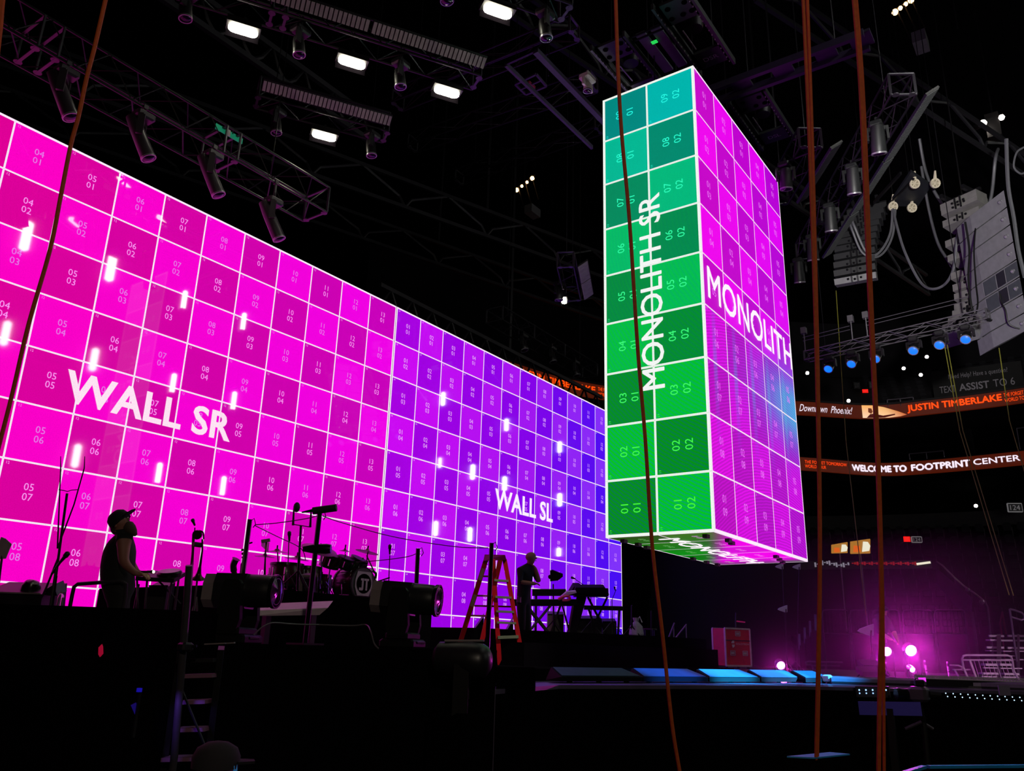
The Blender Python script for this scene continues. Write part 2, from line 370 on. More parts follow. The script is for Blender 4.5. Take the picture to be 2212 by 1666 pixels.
lettering(mono, fit('MONOLITH', 4.75, .62), V((MX + 2.56, MY, MT - 4.51)) - Y * .001, X, Z, -Y, (255, 244, 255), fat=.011)
lettering(mono, fit('MONOLITH', 4.3, .38), V((MX + 2.55, MY + 1.0, MT - 9)) - Z * .001, X, -Y, -Z, (255, 240, 250), fat=.005)
hc = MB()
for x in (.4, 2.5, 4.6): hc.tube([(MX + x, MY + 1, MT - .1), (MX + x, MY + 1, 30.99)], .012, 5)
hc.build('hoist_chain', ALU, mono)
# ================================================================ OVERHEAD RIG
RIM = mat('lens_rim', (150, 148, 155), .35, .5); PLT = mat('plate_metal', (72, 70, 76), .4, .6); LENS = mat('lens_glass', (40, 10, 50), .08, .3, var=.05)  # LENS: purple reflection painted into the glass colour
YOKE = mat('fixture_dark', (20, 19, 22), .4)
def hung_head(name, label, group, loc, aim, L=.42, r=.12, lens=LENS, shell=YOKE, drop=.42, chord=None):
    """moving head hanging from its clamp: base, yoke, head, rim, lens."""
    t = thing(name, label, 'stage light', loc, group); a = V(aim).normalized(); o = V(loc)
    if chord:
        a_, b_ = V(chord[0]), V(chord[1]); ab = b_ - a_; n_ = a_ + ab * max(.02, min(.98, (o - a_).dot(ab) / ab.length_squared)); MB().bar(o + Z * .1, n_, .04, .04).box(n_, (.08, .08, .08)).build('clamp', shell, t)
    MB().box(o - Z * .09, (.34, .26, .14), bev=.03).tube([o + Z * .12, o - Z * .04], .03, 6).build('base', shell, t)
    s = a.cross(Z); s = s.normalized() if s.length > .1 else X; c = o - Z * drop
    yk = MB()
    for k in (-1, 1): yk.bar(o - Z * .15 + s * k * (r + .05), c - Z * .04 + s * k * (r + .05), .05, .11, up=a)
    yk.bar(o - Z * .17 - s * (r + .07), o - Z * .17 + s * (r + .07), .06, .09); yk.build('yoke', shell, t)
    hd = MB().lathe(c - a * L * .5, a, [(0, r * .45), (.02, r * .8), (L * .3, r * .95), (L * .7, r), (L * .97, r * 1.02), (L, r * .97)], 14).build('head', shell, t, smooth=True)
    n = 16; rm = MB().lathe(c + a * L * .5, a, [(-.02, r * 1.06), (.012, r * 1.06), (.012, r * .9), (-.02, r * .9)], n)
    rm.build('lens_rim', RIM, hd, smooth=True)
    MB().lathe(c + a * (L * .5 + .001), a, [(0, r * .9), (.02, r * .7), (.035, r * .3), (.038, 0)], 14).build('lens', lens, hd, smooth=True)
    return t
def strobe(loc, d, label, es=26., L=.54, wd=.22, rgb=(255, 250, 225)):
    t = thing('strobe_light', label, 'stage light', loc, 'lit strobe bars overhead'); o = V(loc); d = V(d).normalized()
    _, s, _u = frame(d); hb = MB().bar(o - d * (L / 2 + .04) + Z * .09, o + d * (L / 2 + .04) + Z * .09, wd + .08, .12).tube([o + Z * .14, o + Z * .3], .03, 6)
    k = -1 if s.dot(V((-.5, -.86, 0))) > 0 else 1      # added blade that keeps strobe reflections off the video wall
    MB().bar(o - d * (L / 2 + .03) + s * k * (wd / 2 + .02) - Z * .03, o + d * (L / 2 + .03) + s * k * (wd / 2 + .02) - Z * .03, .015, .17).build('added_blade', MATT, t)
    hb.build('housing', BLK, t); p = []
    for k in (-1, 1):
        for a in range(-3, 4): th = a / 3 * math.pi / 2; p.append(o + d * k * (L / 2 - wd / 2) + d * k * math.cos(th) * wd / 2 + s * math.sin(th) * k * wd / 2)
    MB().add([q + Z * .03 for q in p] + [q - Z * .02 for q in p], [tuple(range(13, -1, -1)), tuple(range(14, 28))] + [(i, (i + 1) % 14, 14 + (i + 1) % 14, 14 + i) for i in range(14)]).build('tube', lamp('strobe', rgb, es), t)
    return t
def truss(name, label, p, q, wd=.5, ht=.5, bay=.5, side=None, r=.026, group=None, strip=None, strip_m=None, hang=True, chords=True, m=None, plates=()):
    """box truss: four chords, diagonal lacing, end plates; strip = slatted light bar along one side, split in sections."""
    m = m or ALU; p, q = V(p), V(q); L = (q - p).length; d, s, u = frame(q - p)
    if side is not None and s.dot(V(side)) < 0: s = -s
    t = thing(name, label, 'lighting truss', p, group)
    for a in (0, 1):
        for b in (0, 1): MB().tube([p + s * wd * a + u * ht * b, q + s * wd * a + u * ht * b], r, 6).build('chord', m, t)
    n = max(2, round(L / bay)); lc = MB()
    for i in range(n):
        a0, a1 = p + d * (L * i / n), p + d * (L * (i + 1) / n); fl = i % 2
        for f0, f1 in ((V(), u * ht), (s * wd, s * wd + u * ht), (V(), s * wd), (u * ht, u * ht + s * wd)):
            lc.tube([a0 + (f1 if fl else f0), a1 + (f0 if fl else f1)], r * .5, 4, cap=False)
    lc.build('lacing', m, t, kind='stuff')
    for e in (p, q, *[p + d * L * k for k in plates]):
        ep = MB(); ep.bar(e, e + s * wd, .05, .03); ep.bar(e + u * ht, e + s * wd + u * ht, .05, .03)
        for a in (0, 1):
            ep.bar(e + s * wd * a, e + s * wd * a + u * ht, .05, .03)
            ep.lathe(e + s * (.09 + (wd - .18) * a) - u * .012, u, [(0, .07), (.02, .07), (.02, .035), (0, .035)], 10)
        ep.build('end_plate', PLT, t)
    if hang:
        hg = MB()
        for k in (.12, .88): hg.tube([p + d * L * k + s * wd / 2 + u * ht, V((*(p + d * L * k + s * wd / 2).xy, 30.99))], .012, 4)
        hg.build('hoist_chain', ALU, t)
    if strip:
        off, w_, secs = strip
        for k in range(secs):
            a = p + d * (L * k / secs + .03); b = p + d * (L * (k + 1) / secs - .03); sv = (s * .8 + u * .55).normalized(); o = s * off
            bd = MB().bar(a + o + sv * w_ / 2 + u * .03, b + o + sv * w_ / 2 + u * .03, w_ + .04, .05, up=sv.cross(d)).build('strip_body', BLK, t)
            ns = max(6, int((b - a).length / .085)); dn = d.cross(sv); dn = dn if dn.z < 0 else -dn
            for i in range(ns):
                c = a + d * ((b - a).length * (i + .5) / ns) + o + sv * w_ / 2
                MB().bar(c - sv * w_ / 2 + dn * .01, c + sv * w_ / 2 + dn * .01, (b - a).length / ns * .74, .02, up=dn).build('slat', strip_m or GREY, bd)
    return t, d, s, u
H = 12.65
STRIP = mat('slat_grey', (150, 150, 145), .6)
sA = [atz(525, 66, H), atz(760, 136, H), atz(965, 199, H)]; dA = (sA[2] - sA[0]).normalized(); near = V((-.5, -.86, 0))
truss('lighting_truss', 'long angled truss carrying three lit strobes over the video wall', sA[0] - dA * 2.6 + Z * .25, sA[2] + dA * .55 + Z * .25, side=near, strip=(.72, .22, 3), strip_m=STRIP, plates=(.42, .455), group='angled lighting trusses')
sB = atz(700, 295, H)
truss('lighting_truss', 'angled truss with a single lit strobe, lowest in the roof', sB - dA * 1.55 + Z * .25, sB + dA * 1.35 + Z * .25, side=near, strip=(.72, .22, 1), strip_m=STRIP, group='angled lighting trusses')
sC = atz(1075, 25, H)
truss('lighting_truss', 'angled truss with one lit strobe cut by the top edge of view', sC - dA * 2.6 + Z * .25, sC + dA * 1.25 + Z * .25, side=near, strip=(.72, .22, 2), strip_m=STRIP, group='angled lighting trusses')
for i, (p, lb) in enumerate(((sA[0], 'first lit strobe of the three-strobe truss, far upper left'), (sA[1], 'middle lit strobe of the three-strobe truss'), (sA[2], 'last lit strobe of the three-strobe truss, by its end plate'), (sB, 'lone lit strobe on the lowest angled truss'), (sC, 'lit strobe on the truss at the top edge of view'))):
    strobe(p, dA, lb)
dn = V((0, 0, -1))
k = 0
NM = ['above the left end of the three-strobe truss', 'between the first and middle strobes', 'between the middle and last strobes', 'left of the lone strobe', 'right of the lone strobe', 'just right of the top-edge strobe', 'left of the top-edge strobe']
for (px, py), nm in zip(((397, 40), (643, 118), (862, 187), (594, 287), (800, 336), (1177, 82), (962, 2)), NM):
    p = atz(px, py, H - .42); hung_head('moving_head', 'black moving head with ringed purple lens ' + nm, 'moving heads under angled trusses', p + Z * .62, dn + V((.1, -.1, 0)), L=.4, r=.115, chord=((sB - dA * 1.55 + Z * .25, sB + dA * 1.35 + Z * .25) if 'lone' in nm else (sC - dA * 2.6 + Z * .25, sC + dA * 1.25 + Z * .25) if 'top-edge' in nm else (sA[0] - dA * 2.6 + Z * .25, sA[2] + dA * .55 + Z * .25)))
# wall-side truss with capsule-shaped pink-lit fixtures
pA, pB = aty(-60, 62, 13.0), aty(760, 503, 13.0); pA.z = pB.z = 12.6
truss('lighting_truss', 'straight truss along the wall top carrying capsule shaped fixtures', (0, 12.7, 10.62), (10.6, 12.7, 10.55), wd=.75, ht=.6, side=(0, 1, 0), plates=(.42, .45, .75, .78), group='trusses parallel to the video wall')
CAPS = mat('fixture_grey', (58, 50, 58), .35, .1)
for i, (x, y) in enumerate(((146, 148), (312, 243), (462, 328), (592, 428))):
    p = aty(x, y, 12.7); hung_head('profile_spotlight', ['capsule shaped spotlight nearest the left rope', 'second capsule shaped spotlight along the wall truss', 'third capsule shaped spotlight along the wall truss', 'smallest capsule shaped spotlight, far end of the wall truss'][i], 'capsule spotlights over the wall', p, V((.42, -.3, -1)), L=.86, r=.125, shell=CAPS, drop=.5, lens=LENS, chord=((0, 12.7, 10.62), (10.6, 12.7, 10.55)))
gr = aty(466, 272, 12.85); gb = MB().bar(gr, gr + V((.62, 0, 0)), .02, .12, up=Z)
tag(gb.build('green_label_board', mat('label_green', (10, 150, 110), .6, emit=(8, 110, 80), es=.6)), 'green label strip with white mark fixed to the wall truss', 'label')
MB().box(gr + V((.27, -.02, 0)), (.1, .02, .13)).build('white_mark', WHITE, bpy.data.objects['green_label_board'])
# arched roof girder behind the rig
def girder(label, p, q, n, z2, rr=.05):
    p, q = V(p), V(q); t = thing('roof_girder', label, 'girder', p, 'arched roof girders'); d = (q - p)
    MB().bar(p, q, .12, .14).build('bottom_flange', ARENA2, t); MB().bar(p + Z * z2, q + Z * z2, .12, .14).build('top_flange', ARENA2, t)
    for i in range(n):
        a = p + d * (i / n); b = p + d * ((i + 1) / n); m_ = (a + b) / 2
        MB().tube([a, a + d.normalized() * .25 + Z * z2 * .35, m_ + Z * z2, b - d.normalized() * .25 + Z * z2 * .35, b], rr, 5).build('bracket_arch', ARENA2, t)
    MB().tube([p + d * .5 + Z * z2, (*(p + d * .5).xy, 30.99)], .06, 4).build('hanger', ARENA2, t)
ARENA2 = mat('girder_steel', (30, 29, 34), .5)
girder('arched steel girder in the dark roof, above the wall truss', (1.5, 14.6, 14.6), (13.5, 14.6, 14.6), 12, .7)
girder('arched steel girder dipping behind the far purple wall', (18, 18.5, 12.4), (33, 18.5, 12.4), 14, .7)
for k, (a, b, z) in enumerate((((6, 24), (40, 12), 17), ((8, 30), (46, 18), 19), ((14, 12.5), (44, 5.5), 19.5), ((20, 6), (60, -9), 20), ((16, 3.5), (50, -14), 21))):
    girder(['roof girder low over the video wall', 'farthest roof girder behind the wall', 'roof girder over the hanging screen', 'roof girder right of the hanging screen', 'roof girder highest at upper right'][k], (*a, z), (*b, z), 10, 1.1, .06)
# trusses mirrored on the other side
dR = V((.86, .5, 0))
r1a, r1b = atz(1722, 560, H), atz(1925, 205, H)
STRIPD = mat('slat_dark', (58, 61, 61), .6)
tR, dR1, sR1, uR1 = truss('lighting_truss', 'right-hand angled truss with slatted bar, behind the orange ropes', r1a, r1b, side=(.5, -.86, 0), strip=(.72, .3, 3), strip_m=STRIPD, group='angled lighting trusses')
for i, kf in enumerate((-.02, .2, .42, .66, .88)):
    p = r1a.lerp(r1b, max(kf, .01)) - Z * .02
    hung_head('moving_head', ['lowest', 'second lowest', 'middle', 'second highest', 'highest'][i] + ' grey moving head on the right-hand angled truss', 'moving heads on right truss', p, V((.35, .1, -1)), L=.62, r=.15, shell=mat('fixture_mid', (27, 29, 30), .5))
truss('lighting_truss', 'short angled truss half hidden behind the hanging screen', atz(1660, 440, H), atz(1728, 318, H), side=(.5, -.86, 0), strip=(.72, .3, 1), strip_m=STRIPD, group='angled lighting trusses')
p = atz(1695, 352, H); hung_head('moving_head', 'grey moving head on the truss beside the hanging screen', 'moving heads on right truss', p, V((.2, .1, -1)), L=.5, r=.14, shell=MATS['fixture_mid'])
# far truss seen end-on between wall and hanging screen
ea, eb = atz(1243, 578, H), atz(1258, 650, H)
truss('lighting_truss', 'far truss end with slatted bar between wall and hanging screen', ea - CR * .55, eb - CR * .55, side=CR, strip=(.62, .34, 2), strip_m=STRIP, group='angled lighting trusses')
strobe(atz(1218, 650, H - .2), (eb - ea), 'small lit strobe under the far end-on truss', es=22, L=.42, wd=.16)
hung_head('moving_head', 'dark moving head beside the far small strobe', 'moving heads on right truss', atz(1207, 622, H) + Z * .2, V((.1, 0, -1)), L=.4, r=.13, chord=(ea - CR * .55, eb - CR * .55))
# small truss pieces above the wall's far end
truss('lighting_truss', 'dim blue-lit truss just above the far purple wall', aty(1085, 690, 15.8), aty(1290, 812, 15.8), wd=.7, ht=.5, side=(0, 1, 0), plates=(.3, .62), group='trusses parallel to the video wall')
for i, (x, y) in enumerate(((1192, 768), (1243, 798), (1130, 742))):
    hung_head('moving_head', ['dark moving head nearest the end plate over the far purple wall', 'dark moving head by the orange ribbon sliver', 'dark moving head highest over the far purple wall'][i], 'moving heads over far wall', aty(x, y, 15.7) + Z * .35, V((.1, -.3, -1)), L=.4, r=.14, chord=(aty(1085, 690, 15.8), aty(1290, 812, 15.8)))
# winch frames over the hanging screen
FRM = mat('winch_frame', (46, 50, 52), .5, .2); FRL = mat('frame_stencil', (150, 150, 155), .6)
def winch(x0, x1, y0, y1, z, code, label, flip=1):
    t = thing('winch_frame', label, 'rigging frame', ((x0 + x1) / 2, (y0 + y1) / 2, z), 'winch frames above the hanging screen'); fx, fy = x1 - x0, y1 - y0
    fb = MB()
    for a, b, c, e in ((x0, x0 + fx * .28, y0, y1), (x1 - fx * .24, x1, y0, y1), (x0, x1, y0, y0 + fy * .13), (x0, x1, y1 - fy * .13, y1)): fb.box(((a + b) / 2, (c + e) / 2, z), (b - a, e - c, .06))
    fb.build('plate', FRM, t)
    for yy in (y0, y1): MB().bar((x0 - .1, yy, z - .05), (x1 + .1, yy, z - .05), .05, .14).build('side_rail', FRM, t)
    bl = MB()
    for i in range(14):
        for yy in (y0 + .04, y1 - .04): bl.lathe((x0 + fx * (i + .5) / 14, yy, z - .12), -Z, [(0, .012), (.03, .012)], 6)
    bl.build('bolts', RIM, t, kind='stuff')
    for dx, dy in ((.07, .25), (.2, .2), (.2, .45), (.07, .72), (.2, .78)): MB().lathe((x0 + fx * dx, y0 + fy * dy, z - .035), -Z, [(0, .055), (.01, .055)], 12).build('slot', MATT, t)
    MB().lathe((x0 + fx * .5, y0 + fy * .5, z + .1), Z, [(0, .16), (.3, .2), (.34, .1)], 14).build('drum', ALU, t, smooth=True)
    MB().bar((x0 + fx * .4, y0 + fy * .72, z - .02), (x0 + fx * .7, y0 + fy * .72, z - .02), .02, .02).build('rod', RIM, t)
    mb = MB().text(fit(code, .26 * fx / 1.8, .12), (x1 - fx * .12, y0 + fy * .5, z - .035), V((0, -1, 0)), V((-1, 0, 0)) * flip, -Z, .004); mb.build('stencil', FRL, t)
    c = MB()
    for a in (x0 + .1, x1 - .1): c.tube([(a, (y0 + y1) / 2, z), (a, (y0 + y1) / 2, 30.99)], .014, 4)
    c.build('hoist_chain', ALU, t)
winch(12.05, 14.2, 4.82, 5.55, 13.5, 'DSR', 'greenish winch frame stencilled DSR, at the top edge of view')
winch(12.4, 14.3, 6.35, 7.1, 13.5, 'USR', 'blue-lit winch frame stencilled USR, left above the hanging screen')
winch(15.6, 17.6, 4.6, 5.4, 13.5, 'DSL', 'winch frame stencilled DSL, right behind the hanging screen top', 1)
t = thing('panel_deck', 'pair of blue-grey tray panels between the two winch frames', 'rigging frame', (13.2, 6, 13.5))
for y in (5.78, 6.1): MB().box((13.2, y, 13.5), (1.35, .2, .05)).build('tray', mat('tray_blue', (92, 92, 112), .5), t)
MB().bar((12.5, 5.6, 13.46), (12.5, 6.4, 13.46), .03, .03).bar((12.62, 5.6, 13.46), (12.62, 6.4, 13.46), .03, .03).build('ladder_bar', ALU, t)
MB().box((12.85, 5.94, 13.44), (.08, .12, .02)).build('exit_glow', lamp('green_tag', (40, 220, 90), .9), t)
MB().tube([(13.2, 5.9, 13.5), (13.2, 5.9, 30.99)], .014, 4).build('hoist_chain', ALU, t)
PBEAM = mat('beam_paint', (42, 36, 58), .5)
t = thing('spreader_beam', 'long spreader beam crossing right behind the hanging screen top', 'beam', (15.2, 4, 13.5))
for x in (14.95, 15.42): MB().bar((x, 7.2, 13.5), (x, 2.4, 13.5), .1, .16).build('side_rail', PBEAM, t)
for y in (2.5, 3.2, 4.1, 5.0, 5.9): MB().box((15.18, y, 13.55), (.44, .42, .06)).build('cover_plate', PBEAM, t)
MB().tube([(15.2, 3, 13.6), (15.2, 3, 30.99)], .014, 4).tube([(15.2, 6.5, 13.6), (15.2, 6.5, 30.99)], .014, 4).build('hoist_chain', ALU, t)
t = thing('spreader_beam', 'purple-lit beam left of the USR winch frame', 'beam', (12.8, 8.3, 13.2))
MB().bar((11.6, 8.0, 13.3), (15.2, 8.0, 13.3), .12, .1).build('rail', PBEAM, t); MB().bar((11.6, 8.75, 13.3), (15.2, 8.75, 13.3), .06, .1).build('rail', PBEAM, t)
MB().bar((11.6, 8.0, 13.3), (11.6, 8.75, 13.3), .05, .05).build('end_bar', ALU, t)
MB().tube([(12.4, 8.2, 13.3), (12.4, 8.2, 30.99)], .014, 4).build('hoist_chain', ALU, t)
hung_head('moving_head', 'pale small head hanging by the purple-lit beam', 'moving heads by the winch frames', atz(1269, 188, 13.2) + Z * .3, V((0, 0, -1)), L=.2, r=.09, shell=WHITE, drop=.3)
# generic rig clutter: bars, cable runs and boxes above the wall and centre
for i, (a, b, z, lab) in enumerate((((900, 330), (1290, 200), 16, 'long pipe truss crossing behind the hanging screen top'), ((870, 240), (1250, 90), 15, 'pipe truss above the last strobe'), ((1000, 400), (1300, 290), 17.5, 'lowest dim pipe truss over the far wall'))):
    p, q = atz(*a, z), atz(*b, z); truss('pipe_truss', lab, p, q, wd=.45, ht=.4, bay=.8, side=near, r=.025, group='pipe trusses in the dark roof')
t = thing('rigging_square', 'small square purple-edged rigging frame in the roof', 'rigging frame', atz(1145, 180, 14.5))
q = [atz(x, y, 14.5) for x, y in ((1113, 182), (1158, 160), (1180, 186), (1136, 204))]
for i in range(4): MB().bar(q[i], q[(i + 1) % 4], .05, .05).build('edge_bar', PBEAM, t)
MB().bar((q[0] + q[3]) / 2, (q[1] + q[2]) / 2, .04, .04).build('cross_bar', PBEAM, t)
MB().box((q[0] + q[2]) / 2, (.25, .1, .06)).build('red_box', mat('dull_red', (120, 30, 50), .5), t)
MB().tube([q[0], (*q[0].xy, 30.99)], .012, 4).tube([q[2], (*q[2].xy, 30.99)], .012, 4).build('hoist_chain', ALU, t)
# distant warm-lit catwalks and a pair of house spots
WARM = lamp('warm', (255, 190, 120), 9)
def catwalk(px, py, D, L, label, n=4):
    o = at(px, py, D); t = thing('catwalk_light', label, 'catwalk lamp', o, 'warm lamps on far catwalks')
    d = (CR * .8 + CU * .6).normalized() * L
    MB().bar(o - d / 2, o + d / 2, .08, .06).build('rail', ALU, t)
    for i in range(n):
        p = o + d * ((i + .5) / n - .5); MB().sphere(p - Z * .12, .13 if i in (0, n - 1) else .09, 8).build('bulb', WARM, t)
    for i in range(3): MB().tube([o + d * (i / 3 - .3), o + d * (i / 3 - .3) - Z * 1.5 + CR * .4], .03, 4).build('strut', ALU, t)
    MB().box(o - Z * 1.9 + CR * .5, (.9, .5, .5)).build('box', GREY, t)
    MB().tube([o, (*o.xy, 30.99)], .03, 4).build('hanger', ALU, t)
catwalk(1133, 394, 48, 1.5, 'warm row of bulbs on a far catwalk over the purple wall')
catwalk(1950, 8, 34, 1.1, 'warm lamps on the catwalk at the top right edge of view')
t = thing('house_spotlight', 'pair of bright house spots on a dark bracket, right roof', 'spotlight', at(2140, 270, 34))
for (x, y, r_) in ((2123, 267, .15), (2163, 254, .12)):
    c = at(x, y, 34); MB().lathe(c + (CF * .3), -CF, [(-.2, r_ * .8), (.2, r_), (.24, r_ * .8)], 10).build('can', BLK, t); MB().sphere(c - CF * .02, r_, 8).build('bulb', lamp('spot_white', (255, 240, 225), 14), t)
MB().box(at(2146, 275, 34.3), (.5, .5, 1.1)).bar(at(2120, 262, 34.2), at(2165, 250, 34.2), .06, .06).build('bracket', BLK, t)
MB().tube([at(2146, 262, 34.3), (*at(2146, 262, 34.3).xy, 30.99)], .03, 4).build('hanger', ALU, t)

# house lamps hung over the arena bowl, out of view to the right: their reflections streak the video walls
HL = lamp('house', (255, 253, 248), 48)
used = 0
pr = thing('house_lamp', 'long white house lamp hanging over the arena floor', 'house lamp', (0, 0, 0), 'house lamps over the arena')
MB().lathe((0, 0, -.75), Z, [(0, .05), (.1, .22), (1.4, .22), (1.5, .05)], 10).build('tube', HL, pr, smooth=True)
MB().lathe((0, 0, .75), Z, [(0, .12), (.2, .12), (.22, .02), (8.6, .02)], 8).build('stem', BLK, pr)
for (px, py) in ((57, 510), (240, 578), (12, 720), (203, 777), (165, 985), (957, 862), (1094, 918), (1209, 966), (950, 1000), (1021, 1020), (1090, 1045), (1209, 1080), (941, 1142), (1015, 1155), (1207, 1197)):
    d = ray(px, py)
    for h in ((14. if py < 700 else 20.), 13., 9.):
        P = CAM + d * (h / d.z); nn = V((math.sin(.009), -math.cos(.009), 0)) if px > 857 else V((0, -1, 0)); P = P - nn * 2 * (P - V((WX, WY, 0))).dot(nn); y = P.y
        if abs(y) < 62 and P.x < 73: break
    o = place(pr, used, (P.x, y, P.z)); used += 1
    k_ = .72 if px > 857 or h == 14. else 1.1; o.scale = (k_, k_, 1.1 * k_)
# lamp tubes added out of sight behind the hanging screen, only for their reflections in the video wall
for i, (px, py) in enumerate(((398, 648), (526, 695), (374, 828), (505, 866), (343, 1022), (482, 1050))):
    d = ray(px, py); k_ = (2 * WY - 7.3) / d.y; c = V((CAM.x + k_ * d.x, 7.3, CAM.z + k_ * d.z))
    t = thing('added_rear_lamp', 'added white lamp tube hidden behind the hanging screen, ' + ['top left', 'top right', 'middle left', 'middle right', 'low left', 'low right'][i], 'lamp', c - Z * .36, 'added lamp tubes behind the hanging screen')
    MB().lathe(c - Z * .31, Z, [(0, .03), (.05, .075), (.57, .075), (.62, .03)], 10).build('tube', HL, t, smooth=True)
    bk = MB().box(c + Z * .33, (.14, .14, .06)).box(c - Z * .33, (.14, .14, .06)); bk.bar(c - Y * .13 - Z * .36, c - Y * .13 + Z * .36, .16, .02, up=Y); bk.build('bracket', BLK, t)
# ================================================================ ARENA BOWL AND RIBBON BOARDS
SEAT = mat('seat_dark', (13, 12, 18), .7, spec=.2); RAILM = mat('rail_steel', (120, 112, 125), .35, .5); FASC = mat('fascia', (15, 13, 17), .8, spec=.15); CONL = mat('ledge_concrete', (30, 28, 30), .85)
RIBB = mat('ribbon_board', (20, 8, 4), .5, emit=(70, 18, 4), es=1.0); ROR = lamp('ribbon_orange', (255, 70, 4), 1.25, False); RWH = lamp('ribbon_white', (250, 235, 250), 1.0, False)
def smooth_path(pts, n=6):
    out = []
    for i in range(len(pts) - 1):
        p0, p1, p2, p3 = pts[max(i - 1, 0)], pts[i], pts[i + 1], pts[min(i + 2, len(pts) - 1)]
        for k in range(n):
            t = k / n; out.append(.5 * ((2 * p1) + (p2 - p0) * t + (2 * p0 - 5 * p1 + 4 * p2 - p3) * t * t + (3 * p1 - p0 - 3 * p2 + p3) * t ** 3))
    return out + [pts[-1]]
def band(path, z0, z1, out0, out1, c=V((18, 0, 0))):
    """swept quad strip with thickness: out = distance pushed away from arena centre."""
    mb = MB(); vs = []
    for p in path:
        d = V((p.x - c.x, p.y - c.y, 0)).normalized()
        for o, z in ((out0, z0), (out0, z1), (out1, z1), (out1, z0)): vs.append(V((p.x, p.y, 0)) + d * o + Z * z)
    n = len(path); fs = [(i * 4 + j, (i + 1) * 4 + j, (i + 1) * 4 + (j + 1) % 4, i * 4 + (j + 1) % 4) for i in range(n - 1) for j in range(4)]
    return mb.add(vs, fs)
class Along:     # arc-length position along a plan path
    def __init__(s, path):
        s.p = [V((q.x, q.y, 0)) for q in path]; s.l = [0]
        for a, b in zip(s.p, s.p[1:]): s.l.append(s.l[-1] + (b - a).length)
    def at(s, t):
        t = min(max(t, 0), s.l[-1] - 1e-4); i = next(k for k in range(len(s.l) - 1) if s.l[k + 1] > t)
        f = (t - s.l[i]) / (s.l[i + 1] - s.l[i]); return s.p[i].lerp(s.p[i + 1], f), (s.p[i + 1] - s.p[i]).normalized()
    def find(s, px):
        best = min(range(0, 2001), key=lambda k: abs(PX(s.at(s.l[-1] * k / 2000)[0]) - px)); return s.l[-1] * best / 2000
def PX(p, z=16):
    q = V((p.x, p.y, z)) - CAM; return 1106 + F * q.dot(CR) / q.dot(CF)
def on_ribbon(al, T, t0, wd, z, parent, m, name='lettering', push=.05, fat=0.):
    """wrap lettering (centred, already sized) round the curved board."""
    vs, fs = T; mb = MB()
    for k, (a, b) in enumerate(((0, 0), (fat, 0), (-fat, 0), (0, fat), (0, -fat)) if fat else ((0, 0),)):
        out = []
        for x, y in vs:
            p, d = al.at(t0 + x + a); nrm = V((d.y, -d.x, 0)); nrm = nrm if nrm.dot(V((18, 0, 0)) - p) > 0 else -nrm
            out.append(p + nrm * (push + k * .008) + Z * (z + y + b))
        mb.add(out, fs)
    return mb.build(name, m, parent)
up = smooth_path([atz(x, y, 18) for x, y in ((900, 720), (1080, 775), (1250, 824), (1480, 856), (1720, 867), (1880, 876), (2000, 866), (2212, 838), (2400, 800))])
lo = smooth_path([atz(x, y, 14.5) for x, y in ((1250, 955), (1480, 974), (1732, 988), (1890, 1000), (2000, 995), (2212, 974), (2400, 952))])
ZU, ZL = 18, 14.5
t = thing('ribbon_board', 'upper curved ribbon screen glowing orange with the artist name', 'ribbon screen', (58, 8, ZU - 1), 'arena ribbon screens')
band(up, ZU - .92, ZU, .0, .25).build('screen', RIBB, t)
AU = Along(up); AL = Along(lo)
def rib(al, s, x0, x1, zc, h, par, m, shear=0., bold=.0, two=None, fat=0., **kw):
    a, b = al.find(x0), al.find(x1); on_ribbon(al, fit(s, abs(b - a), h, shear=shear, bold=bold, **kw), (a + b) / 2, 0, zc, par, m, fat=fat)
ZC = ZU - .46
rib(AU, 'JUSTIN TIMBERLAKE', 1966, 2172, ZC, .55, t, ROR, fat=.02)
rib(AU, 'THE FORGET TOMORROW', 2177, 2268, ZC + .17, .24, t, ROR); rib(AU, 'WORLD TOUR', 2177, 2232, ZC - .17, .24, t, ROR)
rib(AU, 'in  Downtown  Phoenix!', 1712, 1846, ZC + .02, .5, t, RWH, shear=.45)
rib(AU, 'JUSTIN TIMBERLAKE', 1120, 1285, ZC, .5, t, ROR, fat=.02); rib(AU, 'THE FORGET TOMORROW', 1291, 1360, ZC + .17, .24, t, ROR); rib(AU, 'WORLD TOUR', 1291, 1330, ZC - .17, .24, t, ROR)
# picture tile on the ribbon: plain warm gradient with a dark seated shape
pm = bpy.data.materials.new('ribbon_picture'); pm.use_nodes = True; b_ = pm.node_tree.nodes['Principled BSDF']; a_ = pm.node_tree.nodes.new('ShaderNodeAttribute'); a_.attribute_name = 'Col'
pm.node_tree.links.new(a_.outputs['Color'], b_.inputs['Emission Color']); b_.inputs['Emission Strength'].default_value = 1; b_.inputs['Base Color'].default_value = (.01, .01, .01, 1)
def ribpic(polys, al, zc):
    vs, fs, cc = [], [], []
    for poly, col, push in polys:
        o = len(vs)
        for x, y in poly:
            p, d = al.at(al.find(x)); nrm = (V((18, 0, 0)) - p).normalized(); vs.append(p + nrm * push + Z * (zc + y))
        fs.append(tuple(range(o, o + len(poly)))); cc += [(*lin(c), 1) for c in (col if isinstance(col, list) else [col] * len(poly))]
    ob = MB().add(vs, fs).build('picture', pm, t); a = ob.data.color_attributes.new('Col', 'FLOAT_COLOR', 'CORNER'); a.data.foreach_set('color', [x for c in cc for x in c])
